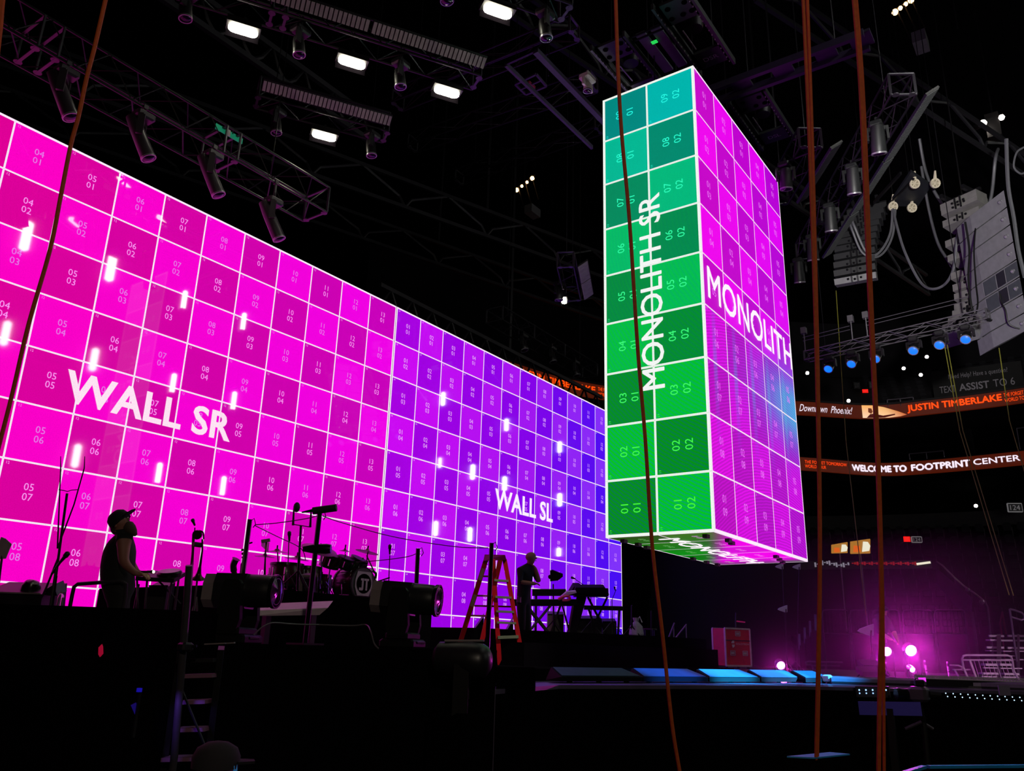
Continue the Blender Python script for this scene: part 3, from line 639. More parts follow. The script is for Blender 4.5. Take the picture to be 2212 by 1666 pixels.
ribpic([([(1867, -.45), (1893, -.45), (1893, .44), (1867, .44)], [(255, 215, 180), (255, 205, 160), (250, 170, 90), (250, 180, 100)], .06),
        ([(1893, -.45), (1925, -.45), (1950, -.42), (1964, -.34), (1945, -.05), (1915, .3), (1893, .44)], [(255, 215, 170), (255, 200, 150), (235, 130, 60), (200, 90, 40), (210, 120, 60), (240, 180, 110), (250, 190, 120)], .06),
        ([(1876, -.45), (1897, -.45), (1915, -.44), (1938, -.3), (1938, -.22), (1912, -.3), (1893, -.15), (1884, -.18)], (70, 12, 10), .1), ([(1880, -.05), (1886, -.16), (1890, -.02), (1888, .22), (1881, .24)], (110, 50, 25), .1)], AU, ZC)
t = thing('ribbon_board', 'lower curved ribbon screen reading WELCOME TO in white letters', 'ribbon screen', (60, 9, ZL - 1), 'arena ribbon screens')
band(lo, ZL - .88, ZL, .0, .25).build('screen', RIBB, t); ZC = ZL - .44
rib(AL, 'WELCOME TO', 1834, 1951, ZC, .42, t, RWH, fat=.035); rib(AL, 'FOOTPRINT', 1962, 2086, ZC, .42, t, RWH, fat=.03); rib(AL, 'CENTER', 2094, 2193, ZC + .02, .38, t, RWH, fat=.012)
rib(AL, 'in  Downtown  Phoenix!', 2203, 2330, ZC, .4, t, RWH, shear=.45)
rib(AL, 'THE FORGET TOMORROW', 1733, 1823, ZC + .14, .22, t, ROR); rib(AL, 'WORLD TOUR', 1733, 1778, ZC - .16, .22, t, ROR)
# tiers: ledges, soffits, back walls (setting)
structure(band(up, ZU + .0, ZU + .12, -.1, 1.2).build('ledge_upper', CONL))
structure(band(up, ZL + .6, ZU - .95, 5.5, 6.0).build('suite_back_wall', ARENA))
structure(band(up, ZU - 1.6, ZU - .95, .1, 6.).build('upper_soffit', ARENA))
structure(band(lo, ZL + .0, ZL + .1, -.05, 6).build('suite_floor', FASC))
structure(band(lo, ZL - 1.4, ZL - .9, .1, 7).build('lower_soffit', ARENA))
structure(band(lo, 7.0, ZL - 1.0, 7, 7.4).build('concourse_back_wall', ARENA))
for i in range(9): structure(band(up, ZU + .1 + i * .55 - .55, ZU + .1 + i * .55, 1.3 + i * .85, 2.2 + i * .85).build('upper_terrace', FASC))
structure(band(up, ZU + 4.9, ZU + 9.5, 9.2, 9.6).build('upper_back_wall', FASC))
# suite glass dividers, mullions and lit ledges
for i, x in enumerate((1740, 1868, 2090, 2290)):
    p, d = AL.at(AL.find(x)); MB().box((p.x + .6, p.y, ZL + 1.2), (.7, .4, 2.2)).build('trim_%d' % (i + 1), CONC)
    structure(bpy.data.objects['trim_%d' % (i + 1)])
for i, (al, x0, x1, z, col) in enumerate(((AL, 1960, 2034, ZL + .55, RAILM), (AL, 2196, 2260, ZL + 1.5, RAILM), (AU, 1925, 1981, ZU + .35, RAILM))):
    a, b = sorted((al.find(x0), al.find(x1))); ps = [al.at(a + (b - a) * k / 6)[0] + Z * z for k in range(7)]
    tt = thing('guard_rail', ['thin bright rail above the word TO on the lower ribbon', 'thin bright rail above the right end of the lower ribbon', 'thin bright rail above the picture on the upper ribbon'][i], 'railing', ps[3] - Z * .5)
    MB().tube(ps, .04, 5).build('top_rail', RAILM, tt); bb = MB()
    for k in (0, 3, 6): bb.tube([ps[k], ps[k] - Z * (.55 if i == 0 else .5 if i == 2 else 1.5)], .03, 4)
    bb.build('post', RAILM, tt)
# stadium seats
def seat_proto(name, label, group):
    t = thing(name, label, 'arena seat', (0, 0, 0), group)       # faces -x
    arch = [(-.24, 0), (.24, 0), (.24, .3), (.2, .42), (.1, .48), (-.1, .48), (-.2, .42), (-.24, .3)]
    MB().prism(arch, (.26, 0, .42), Y, Z, X, .05).build('backrest', SEAT, t); MB().box((.16, 0, .55), (.1, .44, .34), bev=.03).build('seat', SEAT, t); MB().bar((.24, -.26, 0), (.24, -.26, .6), .04, .05).build('leg', BLK, t)
    return t
base = [V((50.5, -6, 0)), V((50.5, 2, 0)), V((50, 8, 0)), V((48, 14, 0)), V((44, 20, 0)), V((40, 24, 0))]
lowp = smooth_path(base); LP = Along(lowp)
for i in range(8): structure(band(lowp, 3.0 + i * .82 - .9, 3.0 + i * .82, i * .95, i * .95 + 1.0).build('lower_terrace', FASC))
structure(band(lowp, 0, 3.0, -.2, .1).build('bowl_front_wall', mat('bowl_wall', (14, 10, 16), .8, spec=.15)))
structure(band(lowp, 9.6, 10.5, 8, 8.4).build('lower_ledge', CONL))
sp = seat_proto('stadium_seat', 'dark empty folding seat in the lower bowl rows', 'lower bowl seats'); used = 0
for r in range(8):
    L = LP.l[-1]; n = int(L / .6)
    for k in range(n):
        p, d = LP.at((k + .5) * .6)
        if 1600 < PX(p, 6) < 2260 and (PX(p, 6) > 1900 or r > 5) and used < 290:
            dd = V((p.x - 18, p.y, 0)).normalized(); place(sp, used, p + dd * (r * .95 + .3) + Z * (3.0 + r * .82), (0, 0, math.atan2(dd.y, dd.x))); used += 1
su = seat_proto('stadium_seat', 'dark empty folding seat in the upper bowl under the roof', 'upper bowl seats'); used = 0
for r in range(1, 9):
    for k in range(int(AU.l[-1] / .75)):
        p, d = AU.at((k + .5) * .75)
        if 1880 < PX(p, 20) < 2230 and used < 200:
            dd = V((p.x - 18, p.y, 0)).normalized(); place(su, used, p + dd * (1.3 + r * .85 + .2) + Z * (ZU + .1 + (r - 1) * .55 + .02), (0, 0, math.atan2(dd.y, dd.x))); used += 1
# signs
SG = mat('sign_plate', (34, 34, 36), .6); SGL = mat('sign_letter', (150, 150, 150), .5, emit=(120, 118, 120), es=.5)
def sign(px, py, D, wd, ht, s, label, m=SGL, back=SG, rimm=None):
    c = at(px, py, D); ez = (-CF - CR * .15); ez.z = 0; ez.normalize(); ex = V((-ez.y, ez.x, 0)); ex = ex if ex.dot(CR) > 0 else -ex
    t = thing('section_sign', label, 'sign', c - Z * ht / 2)
    MB().bar(c - ex * wd / 2, c + ex * wd / 2, .06, ht).build('plate', back, t)
    if rimm:
        for k in (-1, 1): MB().bar(c - ex * wd / 2 + Z * k * ht / 2, c + ex * wd / 2 + Z * k * ht / 2, .08, .05).bar(c + ex * k * wd / 2 - Z * ht / 2, c + ex * k * wd / 2 + Z * ht / 2, .08, .05).build('border', rimm, t)
    MB().text(fit(s, wd * .7, ht * .6), c + ez * .04, ex, Z, ez, .01).build('lettering', m, t)
    MB().tube([c + Z * ht / 2 - ez * .1, c + Z * ht / 2 - ez * 3], .03, 4).build('bracket', BLK, t)
RED = mat('exit_red', (120, 10, 10), .5, emit=(225, 18, 12), es=1.1); EXL = lamp('exit_letter', (255, 60, 50), .9)
sign(2192, 1097, 50, .78, .5, '124', 'pale 124 section sign at the right edge, above the seats', rimm=SGL)
sign(1980, 1166, 46, .5, .3, '124', 'small outlined 124 section sign beside the red exit sign', rimm=SGL)
sign(1959, 1165, 46, .34, .29, 'EXIT', 'small red lit exit sign beside the 124 sign', EXL, RED)
sign(1869, 845, 61, .4, .26, 'EXIT', 'small red lit exit sign above the upper ribbon', EXL, RED)
sign(1851, 833, 61, .45, .55, '237', 'dim 237 section sign above the upper ribbon, left of the orange rope', mat('dim_letter', (60, 60, 60), .6, emit=(46, 44, 46), es=.5)); sign(1884, 832, 61, .45, .55, '236', 'dim section sign above the upper ribbon, beside the orange rope', MATS['dim_letter'])
c = at(2110, 822, 54.3); ex = (at(2180, 811, 53.5) - at(2050, 832, 55.2)).normalized(); ex.z = 0; ez = V((ex.y, -ex.x, 0)); ez = ez if ez.dot(CF) < 0 else -ez
t = thing('help_banner', 'dim dark banner with help text over the upper ribbon', 'banner', c - Z * 1.0)
MB().bar(c - ex * 2.6, c + ex * 2.6, .06, 1.9).build('cloth', mat('banner_dark', (9, 8, 9), .8), t)
DIM = mat('banner_letter', (96, 92, 96), .6, emit=(58, 54, 58), es=.8)
MB().text(fit('Need Help? Have a question?', 3.4, .42, space=1.05), c + ex * .1 + Z * .42 + ez * .05, ex, Z, ez).build('lettering', DIM, t)
MB().text(fit('TEXT', .95, .45), c - ex * 1.75 - Z * .38 + ez * .05, ex, Z, ez).build('lettering', DIM, t); MB().text(fit('ASSIST', 1.75, .5, bold=.02), c - ex * .2 - Z * .36 + ez * .05, ex, Z, ez).build('lettering', DIM, t); MB().text(fit('TO 6', 1.2, .5), c + ex * 1.5 - Z * .34 + ez * .05, ex, Z, ez).build('lettering', DIM, t)
MB().tube([c - Z * .95 + ez * -.05, V((*(c - ez * .5).xy, ZU - .2))], .03, 4).build('post', BLK, t)
# lit suite screens and the thin ledge ribbon below them
AD = lamp('ad_amber', (165, 110, 40), 1, False); ADW = lamp('ad_cream', (235, 230, 205), 1, False); ADO = lamp('ad_orange', (215, 95, 25), 1, False)
for i, (x0, x1, y0, y1, lab) in enumerate(((1797, 1831, 1172, 1196, 'smaller amber suite screen showing a pale product'), (1838, 1880, 1165, 1197, 'larger amber suite screen showing a pale product'))):
    t = thing('suite_screen', lab, 'screen', at((x0 + x1) / 2, y1, 46), 'amber suite screens'); D = 46; tl, tr = at(x0, y0 + 6, D), at(x1, y0, D); bl, br_ = at(x0, y1, D), at(x1, y1 - 1, D); n_ = -CF * .06
    MB().hexa([bl, br_, tr, tl, bl + CF * .1, br_ + CF * .1, tr + CF * .1, tl + CF * .1]).build('panel', AD, t)
    def q(u, v): return (bl.lerp(br_, u)).lerp(tl.lerp(tr, u), v) + n_
    MB().add([q(u, v) for u, v in ((.55, .15), (.92, .2), (.98, .55), (.85, .85), (.6, .92))], [(0, 1, 2, 3, 4)]).build('product', ADW, t); MB().add([q(u, v) for u, v in ((.1, .15), (.48, .15), (.45, .62), (.12, .7))], [(0, 1, 2, 3)]).build('blot', ADO, t)
    MB().bar(at((x0 + x1) / 2, y1, 46.1), V((*at((x0 + x1) / 2, y1, 46.1).xy, 0)), .06, .06).build('post', GREY, t)
t = thing('ledge_ribbon', 'thin ribbon strip of pale and red marks under the suite screens', 'ribbon screen', at(1860, 1226, 46)); D = 46
MB().bar(at(1728, 1222, D), at(2012, 1219, D), .1, .45).build('strip', mat('strip_dark', (8, 6, 9), .6), t)
for k in range(20):
    x = 1734 + k * 5.1; y = 1221 + 3 * math.sin(k * .5); MB().bar(at(x, y - 2.5, D - .2), at(x + 3.6, y - 2.6, D - .2), .02, .05 + .1 * (k % 3)).build('mark', mat('ledge_pale', (120, 115, 125), .6, emit=(130, 125, 138), es=.8), t) if k > 4 else None
for k in range(27):
    x = 1840 + k * 5.2; MB().bar(at(x, 1217 + .3 * (k % 4), D - .2), at(x + 4, 1217 + .3 * (k % 3), D - .2), .02, .05 + .07 * (k % 3)).build('mark', mat('ledge_red', (120, 20, 20), .6, emit=(135, 20, 20), es=.8), t)
MB().bar(at(1980, 1219, D - .2), at(2010, 1215, D - .2), .02, .12).build('mark', ADW, t)
MB().bar(at(1860, 1228, D + .1), V((*at(1860, 1228, D + .1).xy, 0)), .1, .1).build('bracket', BLK, t)
# scattered house lights in the upper bowl
WH = lamp('tiny_white', (255, 245, 240), 6)
for i, (x, y) in enumerate(((1744, 806), (1952, 796), (1989, 810), (2002, 771), (1967, 760), (1833, 866), (2108, 1093))):
    t = thing('bowl_light', ['tiny white light left, level with the blue lamp truss', 'tiny white light above the thin bright rail', 'tiny white light right of the thin rail light', 'tiny white light beneath the grey speaker bottom', 'tiny white light under the middle blue lamp', 'tiny light on the upper ribbon rim', 'tiny light under the lower ribbon'][i], 'light', at(x, y, 58), 'tiny house lights in the bowl')
    c = at(x, y, 58); MB().sphere(c, .13, 8).build('bulb', WH, t); MB().tube([c + CF * .05, c + CF * .8], .04, 5).build('stem', BLK, t)

# ================================================================ SPEAKERS, LAMP TRUSS
SPK = mat('speaker_grey', (118, 118, 120), .55); SPKD = mat('speaker_dark', (30, 30, 34), .6); SPKG = mat('grille_grey', (62, 66, 70), .7)
def array(name, label, tops, n, wdir, group, path, bw, bh, bd, last=True):
    """line array: path(i) gives centre and tilt of box i; wdir = width axis."""
    t = thing(name, label, 'loudspeaker', path(0)[0], group); w_ = V(wdir).normalized()
    for i in range(n):
        c, tilt = path(i); fwd = w_.cross(Z).normalized(); fwd = fwd if fwd.dot(V((1, .2, 0))) > 0 else -fwd
        R_ = M.Rotation(tilt, 3, w_); f = R_ @ fwd; u = R_ @ Z
        h0, d0 = bh * .47, bd / 2; P = []
        for sx in (-1, 1):
            for a, b in ((-d0, -h0 * .72), (d0, -h0), (d0, h0), (-d0, h0 * .72)): P.append(c + w_ * sx * bw / 2 + f * a + u * b)
        bx = MB().hexa(P).build('cabinet', SPK if i == n - 1 or last == 'all' else (SPKL if last == 'mid' else SPKD), t)  # same cabinets; lit bottom and shaded upper boxes painted as separate greys
        rg = MB(); back = c - f * (d0 + .03)
        for sx in (-.08, .08): rg.bar(back + w_ * sx * bw * .9 - u * h0 * .7, back + w_ * sx * bw * .9 + u * h0 * .7, .05, .05)
        for sx in (-.16, .0, .15): rg.sphere(back + w_ * sx * bw + u * (random.random() - .5) * h0, .045, 6)
        rg.build('rigging', ALU, bx)
        if i == n - 1:
            bt = MB()
            for sx in (-.4, .0, .4): bt.lathe(c + w_ * sx * bw - u * h0 * .98 , -u, [(0, .025), (.02, .025)], 6)
            bt.build('bolts', BLK, bx)
    c, _ = path(0); bp = MB()
    for k in (-1, 1): bp.bar(c + w_ * k * bw * .3 + Z * (bh * .7) - w_.cross(Z) * .6, c + w_ * k * bw * .3 + Z * (bh * .7) + w_.cross(Z) * .6, .1, .14)
    bp.bar(c - w_ * bw * .5 + Z * bh * .75, c + w_ * bw * .5 + Z * bh * .75, .1, .1).build('bumper', ALU, t)
    MB().tube([c + Z * bh * .7, (c.x, c.y, 30.99)], .02, 4).build('hoist_chain', BLK, t)
    return t
SPKL = mat('speaker_mid', (116, 114, 112), .6)
w1 = (atz(1897, 618, 14) - atz(1805, 634, 14))
cA = (atz(1897, 610, 14) + atz(1805, 626, 14)) / 2
def pathA(i, n=11):
    k = n - 1 - i; return cA + Z * (.26 + k * .31) + V((.012, -.004, 0)) * k * k - V((-.1, .02, 0)) * k * 0, .30 * max(0, 1 - k / 4)
array('line_array', 'dim hanging line of speakers with pale bottom box, beside the rope', None, 11, w1, 'hanging line arrays', pathA, 1.35, .31, .55)
spine = smooth_path([atx(x, y, 27.6) for x, y in ((2080, 438), (2083, 449), (2094, 527), (2108, 603), (2114, 654), (2100, 692), (2068, 724))], 10); SP = Along([V(p) for p in spine])
def pathB(i, n=13):
    k = i / (n - 1); j = int(6 + k * (len(spine) - 8)); c = spine[j]
    return c, .06 + .75 * max(0, k - .45) ** 1.3
array('line_array', 'large curved line of grey speakers hanging at right, cables down its spine', None, 13, V((.4, .92, 0)), 'hanging line arrays', pathB, 1.2, .34, .6, 'mid')
# subwoofer hang
sa, sb = at(2095, 466, 24.9), at(2168, 410, 23.6); wS = (sb - sa); wl = wS.length; wS.normalize()
bl_, br2 = atz(2147, 752, 10.6), atz(2213, 716, 10.6)
t = thing('subwoofer_array', 'tall hang of pale grey subwoofers with dark grilles midway, right edge', 'loudspeaker', bl_, 'hanging line arrays'); nb = 8
for i in range(nb):
    def pt(u, v): return (sa.lerp(sa + wS * wl, u)).lerp(bl_.lerp(bl_ + wS * wl, u), v)
    v0, v1 = i / nb + .004, (i + 1) / nb - .004; bk = V((CF.x, CF.y, 0)).normalized()
    p4 = [pt(0, v1), pt(1, v1), pt(1, v0), pt(0, v0)]; bx = MB().hexa(p4 + [p + bk * .75 for p in p4]).build('cabinet', SPK, t)
    if i in (4, 5):
        for u0, u1, mm in ((.02, .36, SPKG), (.4, .62, SPKD), (.66, .98, SPKG)):
            g = [pt(u0, v1 - .008), pt(u1, v1 - .008), pt(u1, v0 + .008), pt(u0, v0 + .008)]; MB().hexa([p - bk * .03 for p in g] + [p + bk * .01 for p in g]).build('grille', mm, bx)
    MB().lathe(pt(.84, (v0 + v1) / 2) - bk * .02, -bk, [(0, .07), (.03, .06), (.07, .03), (.09, .03)], 8).build('connector', RIM, bx)
MB().tube([pt(.5, 0) - Z * -6.2, (*pt(.5, 0).xy, 30.99)], .02, 4).build('hoist_chain', BLK, t)
# motor frame with four pulley hooks
BF = mat('bumper_blue', (44, 46, 52), .5, .2)
t = thing('motor_frame', 'dark blue motor frame with four pale pulley wheels over the speakers', 'rigging frame', atz(1950, 400, 17)); zc = 17
q = [atz(x, y, zc) for x, y in ((1918, 446), (1983, 446), (2012, 402), (1968, 372))]
MB().prism([(p.x, p.y) for p in q], (0, 0, zc), X, Y, Z, .1).build('plate', BF, t)
MB().bar(atz(1888, 438, zc), atz(1946, 374, zc), .07, .1).bar(atz(1916, 446, zc), atz(1974, 386, zc - .1), .05, .05).build('side_bar', ALU, t)
PUL = mat('pulley', (215, 205, 180), .5)
for i, (x, y) in enumerate(((1929, 446), (1970, 449), (1976, 397), (2020, 396))):
    c = atz(x, y, zc - .2); o_ = MB().lathe(c - CR * .0, -CF, [(-.03, .17), (.03, .17), (.03, .12), (-.03, .12)], 14)
    for k in range(3): a = k * math.pi / 3; v_ = CR * math.cos(a) * .14 + CU * math.sin(a) * .14; o_.bar(c - v_, c + v_, .03, .04)
    o_.tube([c + CU * .15, c + CU * .42], [.06, .03], 6).build('pulley', PUL, t)
    MB().tube([c + CU * .3, V((*(c + CU * .3).xy, 30.99))], .012, 4).build('hoist_chain', BLK, t)
# blue-lamp truss
ba, bb_ = atz(1738, 777, 10.5), atz(2076, 700, 10.5); dB = (bb_ - ba).normalized()
t, d_, s_, u_ = truss('lamp_truss', 'pale aluminium truss carrying the row of blue lamps', ba, ba + dB * 5.2, wd=.3, ht=.28, bay=.5, side=CF, r=.018, m=mat('alu_bright', (105, 102, 108), .4, .5), strip=None)
ALB = MATS['alu_bright']
for k, x in enumerate((.05, 1.55, 2.0, 4.6)):
    if k in (1, 2, 0): MB().tube([ba + dB * x + Z * .28, ba + dB * x + Z * .85], .02, 5).box(ba + dB * x + Z * .95, (.16, .16, .2)).build('riser_post', ALB, t)
for z in (.62, .74): MB().tube([ba + Z * z, ba + dB * 1.5 + Z * z], .012, 4).tube([ba + dB * 2.0 + Z * z, ba + dB * 4.8 + Z * z], .012, 4).build('cable_line', ALB, t)
BLUE = lamp('blue', (6, 90, 255), 2.2)
BL = []
for i, (x, y) in enumerate(((1786, 786), (1834, 774), (1888, 764), (1974, 749), (2031, 737), (2095, 731))):
    p = atz(x, y, 10.18); lp = ba + dB * max(.1, (p - ba).dot(dB)) + s_ * .12
    aim = V((-.6, .12, -.62)); hung_head('blue_moving_head', ['first lit blue lamp, beside the hanging screen', 'second lit blue lamp on the pale truss', 'third lit blue lamp, behind the orange rope', 'fourth lit blue lamp, above the tiny white light', 'fifth blue lamp, peeping left of the pale speaker bottom', 'sixth blue lamp, right of the pale speaker bottom'][i], 'blue moving heads', lp - Z * .02, aim, L=.34, r=.135, lens=BLUE, drop=.33)
    BL.append(lp - Z * .45)
# cables slung between motors and speakers
CAB = mat('cable_grey', (92, 92, 98), .5); CABB = mat('cable_black', (14, 14, 15), .5)
def cable(name, label, pts, r, m, group=None, cat='cable'):
    ps = smooth_path([at(*p) for p in pts], 8); return tag(MB().tube(ps, r, 6).build(name, m, smooth=True), label, cat, group)
cs = [(((1986, 300, 29), (2000, 372, 29), (2022, 420, 28.6), (2052, 460, 28.2), (2085, 477, 27.8), (2118, 468, 27.4), (2140, 430, 27), (2150, 345, 26.6), (2156, 322, 27.5)), .05, CAB, 'thick cable loop sagging onto the curved speaker line'),
      (((1990, 360, 29), (2006, 450, 28.6), (2024, 520, 28.2), (2046, 560, 27.4), (2068, 590, 26.8), (2090, 590, 26.2), (2112, 560, 25.8), (2120, 500, 26), (2124, 482, 26.5)), .045, CAB, 'long cable loop hanging in front of the curved speaker line'),
      (((1929, 452, 29), (1938, 490, 28.6), (1955, 545, 28.2), (1985, 605, 27.8), (2010, 624, 27.2), (2040, 615, 26.8), (2060, 580, 26.4), (2068, 510, 26.3), (2078, 490, 26.5)), .045, CAB, 'cable looping from the left pulley to the curved speakers'),
      (((1928, 452, 29), (1924, 500, 28.9), (1908, 535, 28.8), (1888, 552, 28.8), (1868, 540, 28.8), (1846, 490, 28.8), (1838, 470, 29)), .045, CAB, 'cable looping from the left pulley to the dim speaker line'),
      (((1934, 452, 29), (1929, 505, 28.9), (1912, 542, 28.8), (1890, 556, 28.7), (1862, 545, 28.8), (1842, 500, 28.8), (1834, 475, 29)), .04, CAB, 'second cable looping beside it to the dim speaker line'),
      (((2174, 300, 26), (2178, 400, 26), (2190, 470, 26), (2200, 540, 26), (2214, 600, 26)), .06, CAB, 'twisted cable bundle falling at the right edge past the subwoofers'),
      (((2212, 318, 26), (2196, 330, 26), (2190, 360, 26), (2204, 375, 26), (2216, 372, 26)), .03, CAB, 'loose cable loop at the right edge of view'),
      (((2085, 480, 24.6), (2094, 540, 24.2), (2092, 600, 23.8), (2098, 660, 23.4), (2108, 700, 23.2), (2086, 690, 23.1), (2100, 670, 23.2)), .03, CABB, 'black signal cable down the spine of the curved speakers'),
      (((2110, 470, 25), (2104, 540, 24.4), (2108, 610, 24.0), (2112, 660, 23.4), (2100, 700, 23.1)), .025, CABB, 'second black cable down the spine of the curved speakers'),
      (((2138, 480, 26), (2142, 520, 25.6), (2146, 545, 25.2), (2160, 525, 25.2), (2168, 516, 25.2)), .03, CABB, 'black cable with yellow tape across the subwoofers'),
      (((2156, 610, 24.4), (2162, 650, 24.2), (2172, 670, 24), (2180, 700, 23.9), (2206, 712, 23.8)), .02, CABB, 'thin black cable dangling over the lower subwoofers')]
for p, r_, m_, lab in cs: cable('speaker_cable', lab, p, r_, m_)
c = at(2139, 500, 25.2); tag(MB().tube([c + Z * .12, c - Z * .12], .05, 8).build('tape_band', mat('tape_yellow', (220, 215, 30), .5)), 'yellow tape wrapped on a black cable at the subwoofers', 'tape')
# thin yellow ropes
YEL = mat('rope_yellow', (112, 112, 34), .6)
for i, (a, b, D0, D1) in enumerate((((1806, 628), (1871, 1330), 28.5, 24), ((2040, 745), (2130, 1120), 24.3, 22), ((2046, 745), (2138, 1120), 24.2, 21.8), ((2158, 752), (2225, 1060), 23.8, 22))):
    p, q = at(*a, D0), at(*b, D1)
    if i: q = p.lerp(q, 2.0) if False else q
    m_ = p.lerp(q, .5) + V((0, .12, -.1)); tag(MB().tube([p, p.lerp(m_, .5), m_, m_.lerp(q, .5), q, q.lerp(q + (q - m_), .8)] if i else [p, m_, q], .013, 5).build('tag_line', YEL), ['yellow line falling from the dim speaker line to the spot operator', 'left thin tag line under the curved speakers', 'right thin tag line under the curved speakers', 'yellow tag line under the subwoofers'][i], 'rope', 'thin tag lines from the speakers')
# ================================================================ STAGE LEVELS
DECKM = mat('riser_black', (13, 11, 15), .8, spec=0.)
structure(MB().prism([(8.4, 7.4), (11.6, 7.1), (18.5, 7.1), (18.5, 9.4), (8.4, 9.4)], (0, 0, 1.2), X, Y, Z, .17).build('stage_step', DECKM))
structure(MB().prism([(12.1, 8.3), (19.6, 7.9), (19.6, 12), (12.1, 12)], (0, 0, 1.2), X, Y, Z, .55).build('low_riser', DECKM))
structure(MB().prism([(12.9, 10.0), (18.0, 8.6), (20.6, 8.6), (24, 13.9), (12.9, 13.9)], (0, 0, 1.2), X, Y, Z, .8).build('keyboard_riser', DECKM))
structure(MB().box((9.2, 11.3, 1.78), (4.2, 3.2, 1.16)).build('drum_riser', MATT))
# front platforms that hide the stage edge
def px_platform(name, label, xs, D0, dep, z, m):
    pts = [at(x, 1400, D) for x, D in zip(xs, D0)]; back = [p + (CF - Z * CF.z).normalized() * dep for p in pts]
    poly = [(p.x, p.y) for p in pts] + [(p.x, p.y) for p in reversed(back)]
    return tag(MB().prism(poly, (0, 0, 0), X, Y, Z, z).build(name, m), label, 'platform')
pf = px_platform('draped_platform', 'long black draped platform across the lower left, fuzzy top edge', (-160, 130, 404), (7.2, 7.4, 7.7), .75, 1.905, DRAPE)
pm_ = px_platform('fixture_platform', 'black platform carrying the two large moving lights', (408, 800, 1072), (8.0, 8.9, 9.5), 1.3, 1.62, MATT)
px_platform('low_box', 'low black box in front of the stepladder', (1074, 1158), (9.7, 9.85), .8, 1.2 + .23, MATT)
# ---------------------------------------------------------------- big moving lights
SHELL = mat('light_shell', (24, 24, 28), .38); BACK = mat('light_back_cap', (120, 108, 112), .5); BASEM = mat('light_base', (13, 12, 14), .6, spec=.15)
def big_light(label, px, py, D, d, zb, tilt=0.):
    c = at(px, py, D); d = V(d).normalized(); d = (d + Z * tilt).normalized(); s = d.cross(Z).normalized(); u = s.cross(d)
    t = thing('stage_moving_light', label, 'stage light', V((c.x, c.y, zb)), 'large moving lights on the front platform'); r = .175
    hd = MB().lathe(c - d * .12, d, [(0, r * .92), (.1, r * 1.0), (.36, r * .98), (.44, r * .96), (.47, r * .9), (.5, r * .9), (.52, r * .8)], 20).build('head', SHELL, t, smooth=True)
    bc = MB(); pr_ = [(-.13, -.2), (.1, -.2), (.19, -.12), (.19, .06), (.14, .17), (-.14, .17), (-.19, .06), (-.19, -.12)]
    bc.prism([(a * .93, b * .93) for a, b in pr_], c - d * .36, s, u, d, .26); bc.build('rear_cap', BACK, hd)
    MB().prism([(a * .97, b * .97 + .005) for a, b in pr_], c - d * .24, s, u, d, .34).build('body_shroud', SHELL, t)
    MB().lathe(c + d * .395, d, [(0, r * .92), (.01, r * .6), (.025, 0)], 18).build('lens', LENS, hd, smooth=True)
    MB().lathe(c + d * .36, d, [(0, r * 1.02), (.04, r * 1.02), (.04, r * .93), (0, r * .93)], 20).build('lens_ring', BLKG, hd, smooth=True)
    for k in (-1, 1):
        a = c + s * k * .225; MB().prism([(-.1, .06), (-.07, .1), (.07, .1), (.1, .06), (.13, -.3), (.1, -.42), (-.1, -.42), (-.13, -.3)], a - s * .035, V((d.x, d.y, 0)).normalized(), Z, s, .07).build('yoke_arm', BASEM, t)
    q = V((c.x, c.y, c.z - .42)); dd = V((d.x, d.y, 0)).normalized(); Rm = M((tuple((dd.x, s.x, 0)), tuple((dd.y, s.y, 0)), (0, 0, 1)))
    MB().box(q, (.26, .5, .08), Rm, .02).build('yoke_bridge', BASEM, t)
    h = q.z - .04 - zb; MB().box((c.x, c.y, zb + h / 2), (.4, .5, max(h, .1)), Rm, .03).build('base', BASEM, t)
    MB().box(V((c.x, c.y, zb + h * .5)) - s * .252 - dd * .08, (.16, .012, .05), Rm).build('display', BLKG, t)
    for k in (-1, 1): MB().tube([V((c.x, c.y, zb + h * .7)) + dd * k * .2 - s * .12, V((c.x, c.y, zb + h * .7)) + dd * k * .25, V((c.x, c.y, zb + h * .7)) + dd * k * .2 + s * .12], .015, 5).build('handle', BLK, t)
big_light('large moving light on the left of the front platform, pale rear cap', 522, 1276, 8.9, CR - CF * .12, 1.62)
big_light('large moving light right of the drum kit, pale rear cap', 876, 1292, 9.5, CR - CF * .2, 1.62, -.03)
big_light('third moving light sunk low and half hidden in front of the ladder', 1000, 1426, 9.35, CR * .75 - CF * .65, 1.2 - .2, -.02) if False else None
c = at(1000, 1420, 8.9)
t = thing('stage_moving_light', 'third moving light, low and turned away, in front of the stepladder', 'stage light', V((c.x, c.y, 0)), 'large moving lights on the front platform')
MB().lathe(c - CR * .3, CR * .96 - CF * .25, [(0, .1), (.05, .165), (.4, .19), (.52, .18), (.58, .15), (.62, .09), (.635, .0)], 18).build('head', SHELL, t, smooth=True)
MB().bar(c - CR * .2 + Z * .17, c + CR * .22 + Z * .17, .2, .02).build('top_plate', BACK, t)
for k in (-1, 1): MB().bar(c + CF * .23 * k, c + CF * .23 * k - Z * .5, .16, .06, up=CF).build('yoke_arm', BASEM, t)
MB().box((c.x, c.y, .5), (.5, .5, 1.0), None, .03).build('base', MATT, t)
